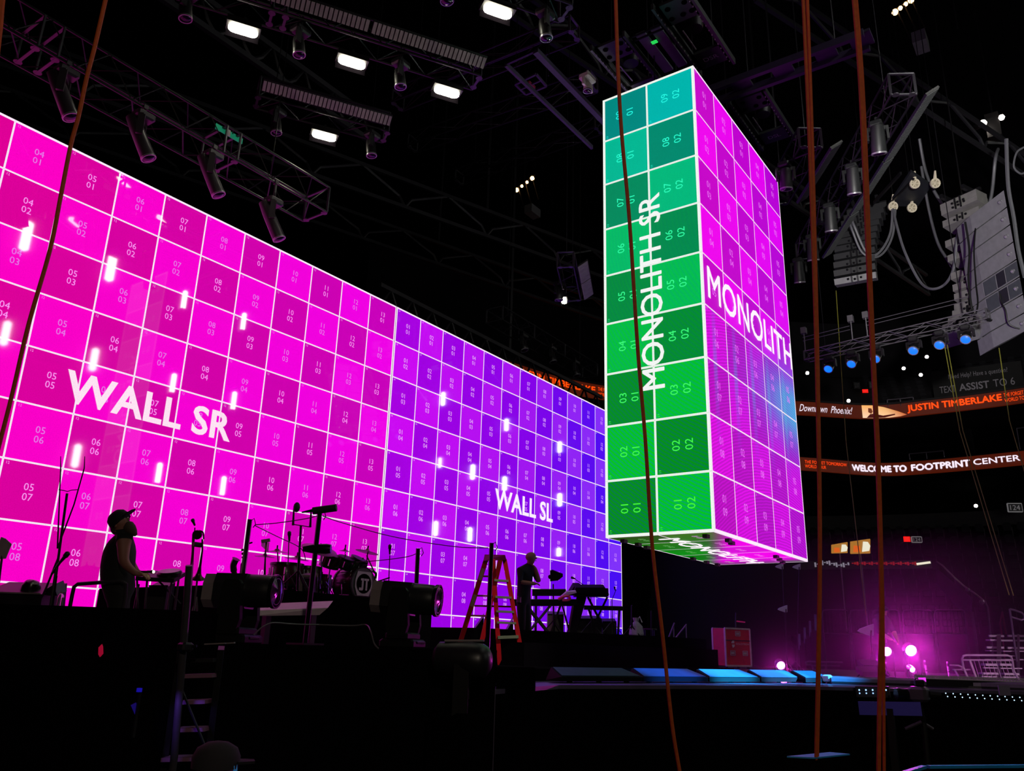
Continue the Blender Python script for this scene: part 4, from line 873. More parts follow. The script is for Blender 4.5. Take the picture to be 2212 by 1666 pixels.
# bits on the platform edge
t = at(480, 1391, 8.2); tag(MB().bar(at(443, 1392, 8.1), at(487, 1390, 8.1), .05, .012).build('tape_strip', BACK), 'pale tape strip on the platform edge under the left moving light', 'tape')
tag(MB().bar(at(491, 1390, 8.1), at(507, 1389, 8.1), .05, .012).build('tape_strip', BACK), 'short pale tape strip on the platform edge, right of the longer one', 'tape')
CORD = mat('cord_pale', (80, 76, 80), .5)
tag(MB().tube(smooth_path([at(x, y, d) for x, y, d in ((548, 1372, 8.6), (565, 1356, 8.7), (583, 1347, 8.8), (600, 1346, 8.9), (640, 1349, 9.1), (690, 1350, 9.3))], 5), .008, 5).build('power_cable', CORD), 'thin pale cable curling over the platform edge beside the white plank', 'cable')
tag(MB().tube(smooth_path([at(x, y, d) for x, y, d in ((690, 1350, 9.1), (760, 1352, 9.2), (790, 1350, 9.25), (800, 1362, 9.0), (808, 1390, 8.9), (818, 1402, 8.85))], 5), .008, 5).build('power_cable', CORD), 'thin cable drooping beside the right moving light', 'cable')
PLANK = mat('plank_white', (190, 170, 182), .45)
p0, p1 = at(548, 1331, 10.3), at(690, 1329, 10.6)
t = thing('scenic_plank', 'long pale plank lit magenta in front of the drum riser', 'plank', V((*((p0 + p1) / 2).xy, 1.2)))
MB().hexa([p0, p1, p1 + CF * .3, p0 + CF * .3, p0 + Z * .06 + CF * .02, p1 + CR * .1 + Z * .09, p1 + CF * .3 + CR * .1 + Z * .1, p0 + Z * .07 + CF * .3]).build('board', PLANK, t)
for k in (.15, .85): MB().bar(p0.lerp(p1, k) + CF * .15, V((*(p0.lerp(p1, k) + CF * .15).xy, 1.2)), .08, .08).build('leg', BLK, t)
# access stair with blue-lit treads below the platform edge, and its tall pole
t = thing('access_stair', 'dark steep access stair with purple edged treads, lower left', 'stair', V((*at(420, 1640, 6.9).xy, 0)))
TR = mat('tread_edge', (120, 80, 105), .5)
for (x0, x1, y, m_) in ((402, 470, 1428, ALU), (398, 468, 1461, TR), (392, 453, 1517, TR), (384, 452, 1576, TR), (358, 434, 1639, TR)):
    D = 6.9; MB().bar(at(x0, y, D), at(x1, y - 2, D), .22, .03).build('tread', m_, t)
MB().bar(at(478, 1400, 6.95), at(446, 1666, 6.95), .05, .1).build('stringer', BLK, t); MB().bar(at(392, 1400, 6.95), at(352, 1666, 6.95), .05, .1).build('stringer', BLK, t)
MB().tube([at(394, 1493, 6.7), at(448, 1625, 6.7)], .01, 5).build('brace', ALU, t)
for x, y in ((478, 1400), (392, 1400), (446, 1666), (352, 1666)):
    p = at(x, y, 7.0)
    if y > 1600: MB().bar(p, V((p.x, p.y, 0)), .05, .08).build('foot', BLK, t)
light('stair_glow', 'SPOT', at(345, 1500, 6.3), (.25, .1, 1), 9, at(420, 1590, 6.9), .05, 45)
tp = thing('scaffold_pole', 'tall grey scaffold pole rising past the access stair', 'pole', V((*at(383, 1660, 6.6).xy, 0)))
pp = [V((*at(372, 1666, 6.6).xy, 0)), at(376, 1640, 6.6), at(404, 1300, 6.6), at(409, 1222, 6.6)]
MB().tube(pp, .03, 10).build('tube', mat('scaffold_steel', (72, 68, 74), .4, .5), tp, smooth=True); cl = at(400, 1398, 6.58); MB().box(cl, (.1, .1, .07), None, .015).tube([cl, at(425, 1396, 6.58)], .012, 5).build('clamp', ALU, tp)
t = thing('edge_light_box', 'small dark box with a blue light, left of the access stair', 'box', V((*at(320, 1560, 6.6).xy, 0)))
a, b = at(300, 1520, 6.6), at(335, 1520, 6.6); MB().hexa([V((a.x, a.y, 0)), V((b.x, b.y, 0)), V((b.x, b.y, 0)) + CF * .3, V((a.x, a.y, 0)) + CF * .3, a, b, b + CF * .3, a + CF * .3]).build('case', MATT, t)
MB().box(at(301, 1491, 6.6), (.03, .03, .03)).build('led', lamp('led_blue', (30, 20, 200), .5), t); MB().bar(at(303, 1492, 6.62), V((*at(303, 1492, 6.62).xy, .9)), .02, .02).build('led_post', BLK, t)
MB().bar(at(288, 1521, 6.58), at(306, 1562, 6.58), .012, .04).build('blue_edge', mat('blue_edge', (25, 15, 110), .4, emit=(28, 10, 130), es=.35), t)
tag(MB().prism([(0, -.055), (.022, -.03), (.02, .03), (.012, .055), (-.012, .03), (-.014, -.03)], at(218, 1405, 7.33), CR, CU, -CF, .02).build('red_reflector', mat('reflector_red', (150, 12, 40), .4, emit=(150, 10, 44), es=.8)), 'small red reflector glowing on the black drape, lower left', 'reflector')
# ---------------------------------------------------------------- left stage things
def stand(name, label, top, foot, r=.014, group=None, legs=.32, cat='stand', m=BLK):
    t = thing(name, label, cat, foot, group); top, foot = V(top), V(foot)
    MB().tube([foot + Z * .05, foot.lerp(top, .55)], r * 1.25, 8).tube([foot.lerp(top, .5), top], r, 8).build('pole', m, t)
    if legs:
        for k in range(3): a = k * 2.1 + .4; MB().tube([foot.lerp(top, .25) if False else foot + (top - foot).normalized() * legs * 1.1, foot + V((math.cos(a) * legs, math.sin(a) * legs, .012))], r * .8, 6).build('leg', m, t)
    return t
def mic(t, p, d, L=.18, r=.024, par=None, m=BLK):
    d = V(d).normalized(); MB().lathe(p, d, [(0, r * .5), (L * .55, r * .75), (L * .6, r), (L * .9, r), (L, r * .5)], 10).build('microphone', m, par or t, smooth=True)
D = 9.0
def foot(px, D, z): p = at(px, 1300, D); return V((p.x, p.y, z))
t = stand('antenna_stand', 'thin double whip antenna stand left of the capped man', at(145, 1066, D), foot(122, D, 1.2))
for x, x1, x2 in ((124, 128, 131), (182, 160, 126)): MB().tube([at(124, 1185, D), at(x1, 1090, D), at(x if x == 182 else 131, 1012, D), at(183 if x == 182 else 131, 986, D)], [.009, .008, .007, .004], 6).build('whip', BLK, t)
MB().tube([at(127, 1058, D), at(138, 1060, D), at(146, 1062, D), at(155, 1059, D), at(169, 1058, D)], .005, 5).build('crosswire', BLK, t)
MB().tube([at(126, 1205, D), at(100, 1270, D), at(86, 1300, D)], .012, 6).build('brace', BLK, t)
t = stand('boom_microphone', 'black microphone boom leaning right beside the whip antennas', at(122, 1225, D - .2), foot(116, D - .2, 1.2)); MB().tube([at(112, 1240, D - .2), at(132, 1212, D - .2)], .014, 6).build('boom', BLK, t); mic(t, at(130, 1215, D - .2), CR * .5 + CU * .6, .14, .028)
t = thing('floor_monitor', 'dark floor wedge and box at the left edge behind the drape', 'loudspeaker', foot(80, 8.9, 1.2))
q0, q1 = at(-40, 1310, 9.0), at(92, 1310, 9.0); q0.z = q1.z = 1.2
MB().hexa([q0, q1, q1 + CF * .6, q0 + CF * .6, at(-40, 1281, 9), at(92, 1284, 9), at(92, 1284, 9) + CF * .5, at(-40, 1281, 9) + CF * .5]).build('case', BLK, t); MB().bar(at(-40, 1279, 8.99), at(86, 1283, 8.99), .03, .015).build('lid_edge', BACK, t)
MB().lathe(at(62, 1283, 9.2), CU + CR * .35, [(0, .1), (.09, .1), (.14, .07), (.16, 0)], 14).build('cone', BLKG, t, smooth=True)
MB().prism([(0, 0), (.16, 0), (.12, .12), (.02, .06)], at(92, 1287, 9.1), CR, CU, CF, .2).build('wedge', BLK, t)
t = thing('paper_sheet', 'pale tilted sheet on a stand at the left edge of view', 'paper', foot(8, 9.2, 1.2)); MB().prism([(-.12, -.14), (.02, -.13), (.085, .03), (.02, .09), (-.03, .11)], at(8, 1182, 9.2), CR, CU, CF, .01).build('sheet', mat('sheet_pale', (170, 150, 160), .7), t); MB().tube([at(6, 1190, 9.22), foot(6, 9.22, 1.2)], .012, 6).build('pole', BLK, t)
t = thing('water_bottle', 'clear small water bottle standing behind the drape edge', 'bottle', foot(127, 8.6, 1.2)); c = at(127, 1314, 8.6)
gl = bpy.data.materials.new('bottle_plastic'); gl.use_nodes = True; g_ = gl.node_tree.nodes['Principled BSDF']; g_.inputs['Transmission Weight'].default_value = .9; g_.inputs['Roughness'].default_value = .1; g_.inputs['IOR'].default_value = 1.15; g_.inputs['Base Color'].default_value = (.8, .75, .85, 1)
MB().lathe(c, Z, [(0, .03), (.02, .032), (.06, .028), (.1, .032), (.13, .026), (.15, .012)], 12).build('body', gl, t, smooth=True); MB().lathe(c + Z * .15, Z, [(0, .014), (.018, .014)], 10).build('cap', BACK, t)
MB().box(c - Z * (c.z - 1.2) / 2, (.2, .2, c.z - 1.2)).build('shelf_box', BLK, t)
HR = mat('handrail_grey', (58, 54, 60), .35, .5)
t = thing('handrail', 'grey bent handrail in front of the capped man', 'railing', foot(215, 9.0, 1.2)); MB().tube([foot(152, 9, 1.2), at(156, 1285, 9), at(160, 1268, 9), at(168, 1262, 9), at(210, 1259, 9), at(262, 1256, 9), at(272, 1262, 9), at(271, 1290, 9), foot(266, 9, 1.2)], .021, 8).build('rail', HR, t, smooth=True)
D = 10.3
t = thing('percussion_table', 'small black keyboard and pad on folding legs right of the capped man', 'table', foot(350, D, 1.2))
MB().bar(at(306, 1243, D), at(388, 1248, D), .34, .05, up=CU).build('tabletop', BLK, t); MB().lathe(at(366, 1242, D), CU, [(-.02, .14), (.03, .15), (.05, .13)], 18).build('pad', BLKG, t, smooth=True)
for a, b in (((372, 1250), (360, 1312)), ((386, 1250), (380, 1312)), ((338, 1250), (390, 1305)), ((318, 1250), (326, 1312)), ((296, 1250), (322, 1316)), ((300, 1262), (286, 1312))): MB().tube([at(*a, D), V((*at(*b, D).xy, 1.2)) if b[1] > 1306 else at(*b, D)], .013, 6).build('leg', ALU, t)
t = thing('equipment_case', 'dark case standing under the percussion table', 'case', foot(345, D + .3, 1.2)); a, b = at(322, 1268, D + .3), at(362, 1268, D + .3); MB().hexa([V((a.x, a.y, 1.2)), V((b.x, b.y, 1.2)), V((b.x, b.y, 1.2)) + CF * .25, V((a.x, a.y, 1.2)) + CF * .25, a, b, b + CF * .25, a + CF * .25]).build('case', BLK, t); MB().bar(a + Z * .01, b + Z * .01, .03, .02).build('lid', BLKG, t)
BRASS = mat('brass_dark', (70, 46, 36), .3, .8)
t = thing('trombone', 'trombone upright on its stand between the table and the left moving light', 'instrument', foot(425, 10.6, 1.2)); D = 10.6
bell = at(427, 1244, D); MB().tube(smooth_path([at(440, 1165, D), at(438, 1150, D), at(427, 1147, D), at(418, 1152, D), at(416, 1175, D), at(415, 1200, D), at(406, 1275, D), at(402, 1300, D)], 4), .011, 6).tube([at(437, 1165, D), at(437, 1190, D), at(432, 1225, D), at(428, 1250, D)], [.012, .012, .018, .04], 8).build('slide_tube', BRASS, t, smooth=True)
MB().lathe(at(431, 1225, D), -CU - CR * .12, [(0, .012), (.06, .02), (.12, .045), (.15, .085), (.16, .09), (.15, .075)], 16).build('bell', BRASS, t, smooth=True)
MB().box(at(427, 1177, D), (.12, .05, .06), None, .01).build('grip', BLK, t); MB().lathe(at(427, 1155, D), -CF, [(0, .06), (.03, .06)], 12).build('tuning_bow', BRASS, t)
MB().tube([at(427, 1245, D), foot(424, D, 1.2)], .012, 6).build('stand_pole', BLK, t)
for k in (-1, 0, 1): MB().tube([at(425, 1290, D), foot(424 + k * 30, D + .1 * k, 1.21)], .01, 5).build('stand_leg', BLK, t)
t = stand('vocal_microphone', 'small microphone on a thin stand above the trombone', at(421, 1140, 11), foot(425, 11, 1.2), .008); mic(t, at(421, 1136, 11), CR * -.35 + CU * .9, .1, .024)
# saxophone left of drums and long poles of the pipe frame
t = thing('saxophone', 'saxophone on a stand left of the drum kit', 'instrument', foot(528, 11.5, 1.2)); D = 11.5
MB().tube(smooth_path([at(545, 1172, D), at(532, 1178, D), at(527, 1195, D), at(524, 1215, D), at(521, 1240, D), at(514, 1248, D), at(507, 1240, D), at(504, 1222, D), at(510, 1208, D)], 5), [.012] * 8 + [.014] * 8 + [.024] * 8 + [.034] * 8 + [.045] * 8 + [.06], 8).build('body', BRASS, t, smooth=True)
for k in range(7): MB().lathe(at(524 + k * .6, 1188 + k * 8, D - .05), -CF, [(0, .018), (.02, .016)], 8).build('key', BRASS, t)
MB().tube([at(516, 1245, D), foot(516, D, 1.2)], .014, 6).build('stand_pole', BLK, t)
PIPE = mat('pipe_black', (15, 15, 19), .3)
for x0, y0, x1, D, lb in ((540, 1122, 517, 10.0, 'tall black pole left of the drums, leaning right, cable clamp on top'), (691, 1105, 668, 9.6, 'tall black pole before the drum kit carrying the boom microphone'), (903, 1185, 900, 11.0, 'black pole rising behind the right moving light'), (1062, 1173, 1056, 10.6, 'black pole standing in front of the red stepladder')):
    zb = 1.62 if 600 < x0 < 700 else 1.2; f_ = foot(x1, D, zb) if zb > 1.3 else foot(x1, D, 1.2); tp = at(x0, y0, D)
    t = thing('cable_pole', lb, 'pole', f_, 'black cable poles across the stage'); MB().tube([f_, f_.lerp(tp, .5), tp], [.03, .03, .028], 8).build('tube', PIPE, t, smooth=True); MB().tube([tp - Z * .03, tp + CR * .05 + Z * .01, tp + CR * .075 - Z * .06, tp + CR * .05 - Z * .1], .006, 5).build('clamp_loop', BLK, t)
    MB().box(f_ + Z * .012, (.3, .3, .02)).build('base_plate', BLK, t)
    if x0 == 691:
        b0, b1 = at(676, 1104, D), at(727, 1097, D); MB().tube([b0, b1], .043, 12).build('windshield', RUB, t, smooth=True); MB().tube([at(652, 1107, D), at(676, 1103, D)], [.008, .02], 6).build('microphone', BLK, t)
        lp = at(693, 1190, D - .1); MB().lathe(at(655, 1186, D - .05), CR, [(0, .03), (.1, .05), (.26, .06), (.32, .05)], 12).build('lamp_head', BLKG, t, smooth=True)
for pts, lb in ((((551, 1134, 10), (600, 1130, 9.9), (660, 1121, 9.7), (688, 1114, 9.6)), 'thin cable strung from the left pole to the boom pole'), (((697, 1115, 9.6), (740, 1130, 10), (850, 1160, 10.4), (980, 1181, 10.6), (1055, 1184, 10.6)), 'thin cable strung from the boom pole to the ladder pole'), (((551, 1136, 10), (600, 1160, 10.6), (650, 1185, 11.4), (660, 1210, 12)), 'thin cable sagging from the left pole into the drums'), (((770, 1215, 11.4), (830, 1210, 11.2), (880, 1203, 11.1), (900, 1196, 11)), 'thin cable running into the pole behind the right moving light')):
    tag(MB().tube(smooth_path([at(*p) for p in pts], 5), .006, 5).build('strung_cable', CABB), lb, 'cable', 'cables strung between the stage poles')
# ---------------------------------------------------------------- drum kit
DW = mat('drum_wood', (52, 18, 24), .25); HEAD = mat('drum_head', (34, 26, 32), .5); CYM = mat('cymbal_bronze', (110, 62, 60), .3, .7); ZD = 2.36
def drum(label, px, py, D, r, h, ax=Z, m=DW, legs=0, name='drum'):
    c = at(px, py, D); ax = V(ax).normalized(); t = thing(name, label, 'drum', V((c.x, c.y, ZD if legs else c.z - h / 2)), 'drums of the kit')
    MB().lathe(c - ax * h / 2, ax, [(0, r * .97), (.01, r), (h - .01, r), (h, r * .97)], 24).build('shell', m, t, smooth=True); MB().lathe(c + ax * (h / 2), ax, [(0, r * .98), (.012, r * .96)], 24).build('drum_head', HEAD, t)
    for k in (-1, 1): MB().lathe(c + ax * k * (h / 2 - .01), ax, [(-.018, r * 1.03), (.018, r * 1.03), (.018, r * .99), (-.018, r * .99)], 24).build('hoop', BLKG, t, smooth=True)
    _, a, b = frame(ax)
    for k in range(8): th = k * math.pi / 4; v_ = a * math.cos(th) + b * math.sin(th); MB().bar(c + v_ * r * 1.02 - ax * h * .3, c + v_ * r * 1.02 + ax * h * .3, .022, .022).build('lug', CHROME, t)
    for k in range(legs): th = k * 2.1 + .5; v_ = V((math.cos(th), math.sin(th), 0)); MB().tube([c + v_ * (r + .02), V((*(c + v_ * (r + .05)).xy, ZD))], .01, 6).build('leg', CHROME, t)
    return t, c
t, c = drum('bass drum with the round JT emblem, facing the audience', 764, 1262, 14.3, .275, .46, V((-.05, -1, 0)), legs=0)
EMB = mat('emblem_pale', (128, 110, 122), .6, emit=(52, 44, 50), es=.5)
f_ = c + V((-.05, -1, 0)).normalized() * .245; fx = V((1, -.05, 0)).normalized(); fn = V((-.05, -1, 0)).normalized()
ring = [(math.cos(a), math.sin(a)) for a in (2 * math.pi * k / 28 for k in range(28))]
oct_ = [(-.13, -.2), (.13, -.2), (.19, -.06), (.19, .06), (.15, .2), (-.15, .2), (-.19, .06), (-.19, -.06)]
MB().prism([(x * 1.0, y * 1.0) for x, y in oct_], f_ + fn * .008, fx, Z, fn, .004).build('emblem_shield', EMB, t); MB().prism([(x * .165, y * .165) for x, y in ring], f_ + fn * .0125, fx, Z, fn, .004).build('emblem_disc', MATT, t)
MB().prism([(-.105, -.1), (-.03, -.1), (-.03, .04), (-.03, .075), (.1, .075), (.1, .04), (.065, .04), (.065, -.095), (.02, -.095), (.02, .04), (-.06 + .045, .04), (-.015, -.12), (-.105, -.12)][:0] or [(-.105, -.115), (-.03, -.115), (-.012, -.09), (-.012, .085), (-.075, .085), (-.075, .05), (-.05, .05), (-.05, -.07), (-.105, -.07)], f_ + fn * .017, fx, Z, fn, .004).build('emblem_letter', EMB, t)
MB().prism([(.0, .05), (.105, .05), (.105, .085), (.0, .085)], f_ + fn * .017, fx, Z, fn, .004).prism([(.038, -.11), (.076, -.11), (.076, .06), (.038, .06)], f_ + fn * .0172, fx, Z, fn, .004).build('emblem_letter', EMB, t)
for k in (-1, 1): MB().tube([c + fx * k * .26, c + fx * k * .36 + fn * .15 - Z * .29], .012, 6).build('spur', CHROME, t)
bt = [drum('rack tom beside the big cymbal, pale sided', 714, 1212, 14.2, .17, .2, V((0, -.35, .94)))[0], drum('black rack tom over the bass drum, nearer the big cymbal', 745, 1216, 14.2, .15, .17, V((0, -.4, .9)), BLK)[0], drum('black rack tom over the bass drum, at the far right', 772, 1218, 14.4, .16, .18, V((.1, -.45, .9)), BLK)[0]]
for i, (x, y) in enumerate(((714, 1212), (745, 1216), (772, 1218))): p = at(x, y + 6, 14.4); MB().tube([p, V((p.x + .05, p.y + .1, ZD))], .016, 6).build('mount_pole', CHROME, bt[i])
drum('large floor tom at the left of the kit', 618, 1243, 13.6, .27, .36, Z, legs=3); drum('second floor tom in the middle of the kit', 664, 1248, 14.0, .23, .34, Z, legs=3); drum('small snare low beside the second floor tom', 636, 1268, 13.9, .19, .14, Z, BLKG, legs=3); drum('dark side drum standing right of the white plank', 690, 1262, 14.5, .2, .3, Z, legs=3)
def cymbal(label, px, py, D, r, nrm, fx=None, pole=True):
    c = at(px, py, D); n_ = V(nrm).normalized(); fp = foot(fx or px, D + .2, ZD); t = thing('cymbal_stand', label, 'cymbal', fp, 'cymbals of the kit')
    MB().lathe(c, n_, [(-.02, r), (-.017, r), (.0, r * .5), (.012, r * .22), (.035, r * .14), (.042, .01)], 26).build('cymbal', CYM, t, smooth=True)
    MB().tube([fp + Z * .02, fp.lerp(c, .5), c + n_ * .07], .011, 6).build('pole', CHROME, t); MB().lathe(c + n_ * .045, n_, [(0, .012), (.05, .012)], 8).build('wing_nut', BLK, t)
    for k in range(3): a = k * 2.1; MB().tube([fp + Z * .28, fp + V((math.cos(a) * .26, math.sin(a) * .26, .01))], .009, 5).build('leg', CHROME, t)
cymbal('largest cymbal over the middle of the kit, tilted', 690, 1186, 13.8, .3, V((-.1, -.4, .9)) , 700); cymbal('small splash cymbal right of the big cymbal', 745, 1189, 14.2, .1, V((0, -.1, 1))); cymbal('thin cymbal at the far right of the kit', 793, 1191, 14.3, .2, V((.15, -.1, 1)), 786)
cymbal('thin cymbal at the far left of the kit', 598, 1191, 13.4, .22, V((-.05, -.08, 1)), 604); cymbal('low cymbal left of the microphones', 641, 1206, 13.7, .2, V((.05, -.08, 1)), 652); cymbal('hi-hat cymbal beside the left pole', 572, 1201, 13.4, .16, V((0, -.05, 1)))
t = stand('hanging_chimes', 'pale bar chimes hanging at the upper left of the kit', at(575, 1172, 13.2), foot(575, 13.2, 1.2), .012); MB().bar(at(565, 1170, 13.2), at(583, 1167, 13.2), .04, .05).build('chime_bar', BACK, t)
for k in range(9): a = at(566 + k * 1.9, 1172, 13.2); MB().tube([a, a - Z * (.06 + .012 * k)], .006, 5).build('chime', BRASS, t)
t = stand('overhead_microphones', 'pair of drum overhead microphones on a crossbar', at(650, 1136, 12.6), foot(640, 12.6, 2.36), .018); MB().tube([at(633, 1133, 12.6), at(671, 1139, 12.6)], .008, 5).build('crossbar', BLK, t)
for x, y, s_ in ((635, 1098, 1.35), (672, 1106, 1)): MB().tube([at(x - 2, 1135 + (x > 650) * 4, 12.6), at(x, y, 12.6)], [.02, .012], 8).build('mic_body', BLK, t, smooth=True)
MB().sphere(at(641, 1096, 12.6), .065, 12, (.8, .8, 1.2)).build('pop_shield', RUB, t, smooth=True)
t = stand('side_microphone', 'thin condenser microphone standing over the left of the kit', at(624, 1170, 12.8), foot(618, 12.8, 2.36), .008); mic(t, at(625, 1170, 12.8), CU, .16, .03)
t = stand('side_microphone', 'microphone standing right of the kit on a bent boom', at(842, 1200, 13.2), foot(843, 13.2, 1.2), .008); mic(t, at(842, 1198, 13.2), CU, .16, .026); MB().tube([at(842, 1248, 13.2), at(815, 1257, 13.2)], .012, 6).build('boom', BLK, t)
t = thing('drum_throne_box', 'grey padded box beside the bass drum with curved front', 'case', foot(655, 13.4, 1.9)); c = at(652, 1260, 13.4)
MB().prism([(-.09, -.22), (-.06, .1), (.0, .13), (.14, .13), (.14, .06), (.04, .02), (.04, -.22)], c, CR, CU, CF, .14).build('shell', BACK, t); MB().bar(c + CR * .12 - CU * .24, c + CR * .12 + CU * .1, .2, .16, up=CR).build('body', BLK, t); MB().bar(V((c.x, c.y, 1.2)), c - CU * .2, .12, .12).build('post', BLK, t)
RK = mat('kick_red', (120, 20, 70), .4)
t = thing('cajon_box', 'magenta faced box low left of the bass drum behind the plank', 'box', foot(636, 12.2, 1.2)); a, b = at(625, 1294, 12.2), at(650, 1294, 12.2); MB().hexa([V((a.x, a.y, 1.2)), V((b.x, b.y, 1.2)), V((b.x, b.y, 1.2)) + CF * .2, V((a.x, a.y, 1.2)) + CF * .2, a, b, b + CF * .2, a + CF * .2]).build('box', RK, t); MB().bar(a, b, .03, .02).build('rim', BLK, t)
# rack bars to the right of the bass drum
t = thing('drum_rack', 'curved black drum rack bar at the right of the kit', 'rack', foot(800, 14.5, ZD)); MB().tube(smooth_path([at(778, 1226, 14.5), at(800, 1232, 14.5), at(812, 1240, 14.5), at(808, 1256, 14.5), at(803, 1280, 14.5), foot(800, 14.5, ZD)], 5), .02, 8).build('bar', BLK, t, smooth=True); MB().tube([at(792, 1200, 14.5), at(808, 1235, 14.5)], .012, 6).build('arm', BLK, t); MB().tube([at(784, 1205, 14.5), at(788, 1228, 14.5)], .012, 6).build('arm', BLK, t)
for k, (x, y) in enumerate(((808, 1256), (804, 1272), (800, 1232))): MB().box(at(x, y, 14.45), (.07, .07, .06), None, .01).build('clamp', CHROME, t)
# ---------------------------------------------------------------- stepladder
LR = mat('ladder_red', (215, 28, 40), .45); LS = mat('ladder_sticker', (190, 165, 140), .6); LT = mat('ladder_tread', (112, 122, 100), .5, .2); LB = mat('ladder_brace', (96, 22, 40), .5)
t = thing('step_ladder', 'red fibreglass stepladder standing before the purple wall', 'ladder', V((*at(1090, 1400, 14.5).xy, 1.37))); DF, DB = 14.2, 14.7
def lp(a, b, k, D0, D1): return at(a[0] + (b[0] - a[0]) * k, a[1] + (b[1] - a[1]) * k, D0 + (D1 - D0) * k)
A0, A1, B0, B1 = (1050, 1209), (1001, 1366), (1081, 1209), (1045, 1368); C0, C1, D0_, D1_ = (1065, 1209), (1078, 1412), (1090, 1209), (1131, 1436)
def down(a, b, D, k): p, q = at(*a, D), at(*b, D); return p + (q - p) * k
def rail(a, b, D, k, m, wd=.085, dp=.03): return MB().bar(at(*a, D), down(a, b, D, k), wd, dp, up=CF).build('rail', m, t)
kk = lambda a, b, D: (at(*a, D).z - 1.37) / (at(*a, D).z - at(*b, D).z)
rail(A0, A1, DB, kk(A0, A1, DB), LR); rail(B0, B1, DB + .3, kk(B0, B1, DB + .3), LR); rail(C0, C1, DF, kk(C0, C1, DF), LR, .075); rail(D0_, D1_, DF, kk(D0_, D1_, DF), LR, .075)
for y, k in ((1254, .2), (1290, .46), (1321, .69), (1345, .85)):
    f0 = (y - 1209) / (1412 - 1209); p = lp(C0, C1, f0, DF, DF); q = lp(D0_, D1_, (y - 1209) / (1436 - 1209) + .008, DF, DF); MB().bar(p, q, .1, .035).build('step', LT, t)
p = lp(C0, C1, .83, DF, DF); q = lp(D0_, D1_, .735, DF, DF); MB().bar(p, q, .1, .05).build('step', LT, t)
for y in (1245, 1287, 1330): p = lp(A0, A1, (y - 1209) / 157, DB, DB); q = lp(B0, B1, (y - 1208) / 159, DB + .3, DB + .3); MB().bar(p, q, .05, .03).build('rear_brace', LB, t)
MB().bar(at(1025, 1309, DB - .1), at(1106, 1311, DF), .015, .03).build('spreader', LB, t)
MB().hexa([at(1044, 1212, 14.6), at(1094, 1210, 14.0), at(1094, 1210, 14.4), at(1046, 1212, 15.0), at(1047, 1198, 14.6), at(1091, 1199, 14.0), at(1091, 1199, 14.4), at(1048, 1198, 15.0)]).build('top_cap', LB, t)
for k, L in ((.12, .16), (.48, .16), (.35, .0)):
    if L: p = lp(A0, A1, k, DB, DB) - CF * .025; q = lp(A0, A1, k + L, DB, DB) - CF * .025; MB().bar(p, q, .06, .008, up=CF).build('sticker', LS, t)
p = lp(D0_, D1_, .93, DF, DF) - CF * .02; MB().bar(p, p - Z * .06, .07, .01, up=CF).build('sticker', LS, t)
# ---------------------------------------------------------------- keyboards
KB = mat('keyboard_black', (13, 11, 18), .6, spec=.1); D = 20.6; ZK = 2.0
def kfoot(px, D=20.6): return foot(px, D, ZK)
def keyboard(label, x0, x1, y0, y1, D, legs, dep=.3, tilt=0., keys=False):
    t = thing('keyboard', label, 'keyboard', kfoot((x0 + x1) / 2, D), 'keyboards on the riser'); h = (y1 - y0) * D / F; y = (y0 + y1) / 2
    p, q = at(x0, y, D), at(x1, y + tilt, D); MB().bar(p, q, dep, h).build('case', KB, t); MB().bar(p + CF * .02 + Z * h * .55, q + CF * .02 + Z * h * .55, dep * .7, .015).build('key_bed', mat('keys_grey', (70, 60, 90), .5), t)
    for a, b in legs: MB().bar(at(a, y1, D + .1), kfoot(b, D + .1), .04, .05).build('leg', ALU, t)
    return t
keyboard('long upper keyboard right of the standing man', 1150, 1222, 1275, 1287, 20.8, ((1158, 1158), (1218, 1190))); keyboard('long lower keyboard behind the standing man', 1110, 1246, 1297, 1309, 20.2, ((1135, 1186), (1188, 1140)))
keyboard('wide synthesizer on the slanted black column', 1240, 1312, 1274, 1289, 20.6, (), .5); t = thing('keyboard_pedestal', 'slanted black column stand under the wide synthesizer', 'stand', kfoot(1238))
MB().bar(at(1257, 1288, 20.6), kfoot(1234, 20.6), .22, .22).build('column', KB, t); MB().prism([(-.18, 0), (.2, 0), (.26, .1), (.1, .22), (-.05, .22)], at(1244, 1287, 20.5), CR, CU, CF, .4).build('bracket', KB, t)
t = thing('keyboard', 'angled synthesizer panel at the right end of the keyboards', 'keyboard', kfoot(1305), 'keyboards on the riser'); MB().prism([(-.55, -.02), (.32, -.06), (.2, .12), (-.5, .12)], at(1288, 1280, 20.3), CR, CU, CF, .3).build('case', KB, t)
for a, b in ((1270, 1312), (1312, 1272)): MB().bar(at(a, 1290, 20.5), kfoot(b, 20.5), .05, .05).build('leg', KB, t)
MB().bar(at(1300, 1270, 20.28), at(1308, 1285, 20.28), .3, .01, up=CU).build('panel_label', mat('keys_grey2', (60, 40, 90), .5), t) if False else None
keyboard('low red-tinted keyboard shelf at the right end', 1262, 1345, 1310, 1317, 20.6, ((1272, 1290), (1338, 1334)), .3, 2)
t = thing('x_stand', 'crossed keyboard stand beneath the lower keyboard', 'stand', kfoot(1165, 20)); 
for a, b in ((1140, 1190), (1190, 1142), (1215, 1232), (1238, 1228)): MB().bar(at(a, 1309, 20), kfoot(b, 20), .05, .04).build('leg', ALU, t)
t = stand('music_monitor', 'small dark monitor on a stand above the keyboards', at(1195, 1262, 20.9), kfoot(1197, 20.9), .018); MB().prism([(-.1, -.12), (.1, -.1), (.22, .0), (.22, .06), (-.04, .16), (-.1, .14)], at(1197, 1246, 20.9), CR, CU, CF, .08).build('screen', KB, t); MB().lathe(at(1188, 1246, 20.85), -CF, [(0, .05), (.05, .05)], 10).build('knob', KB, t)
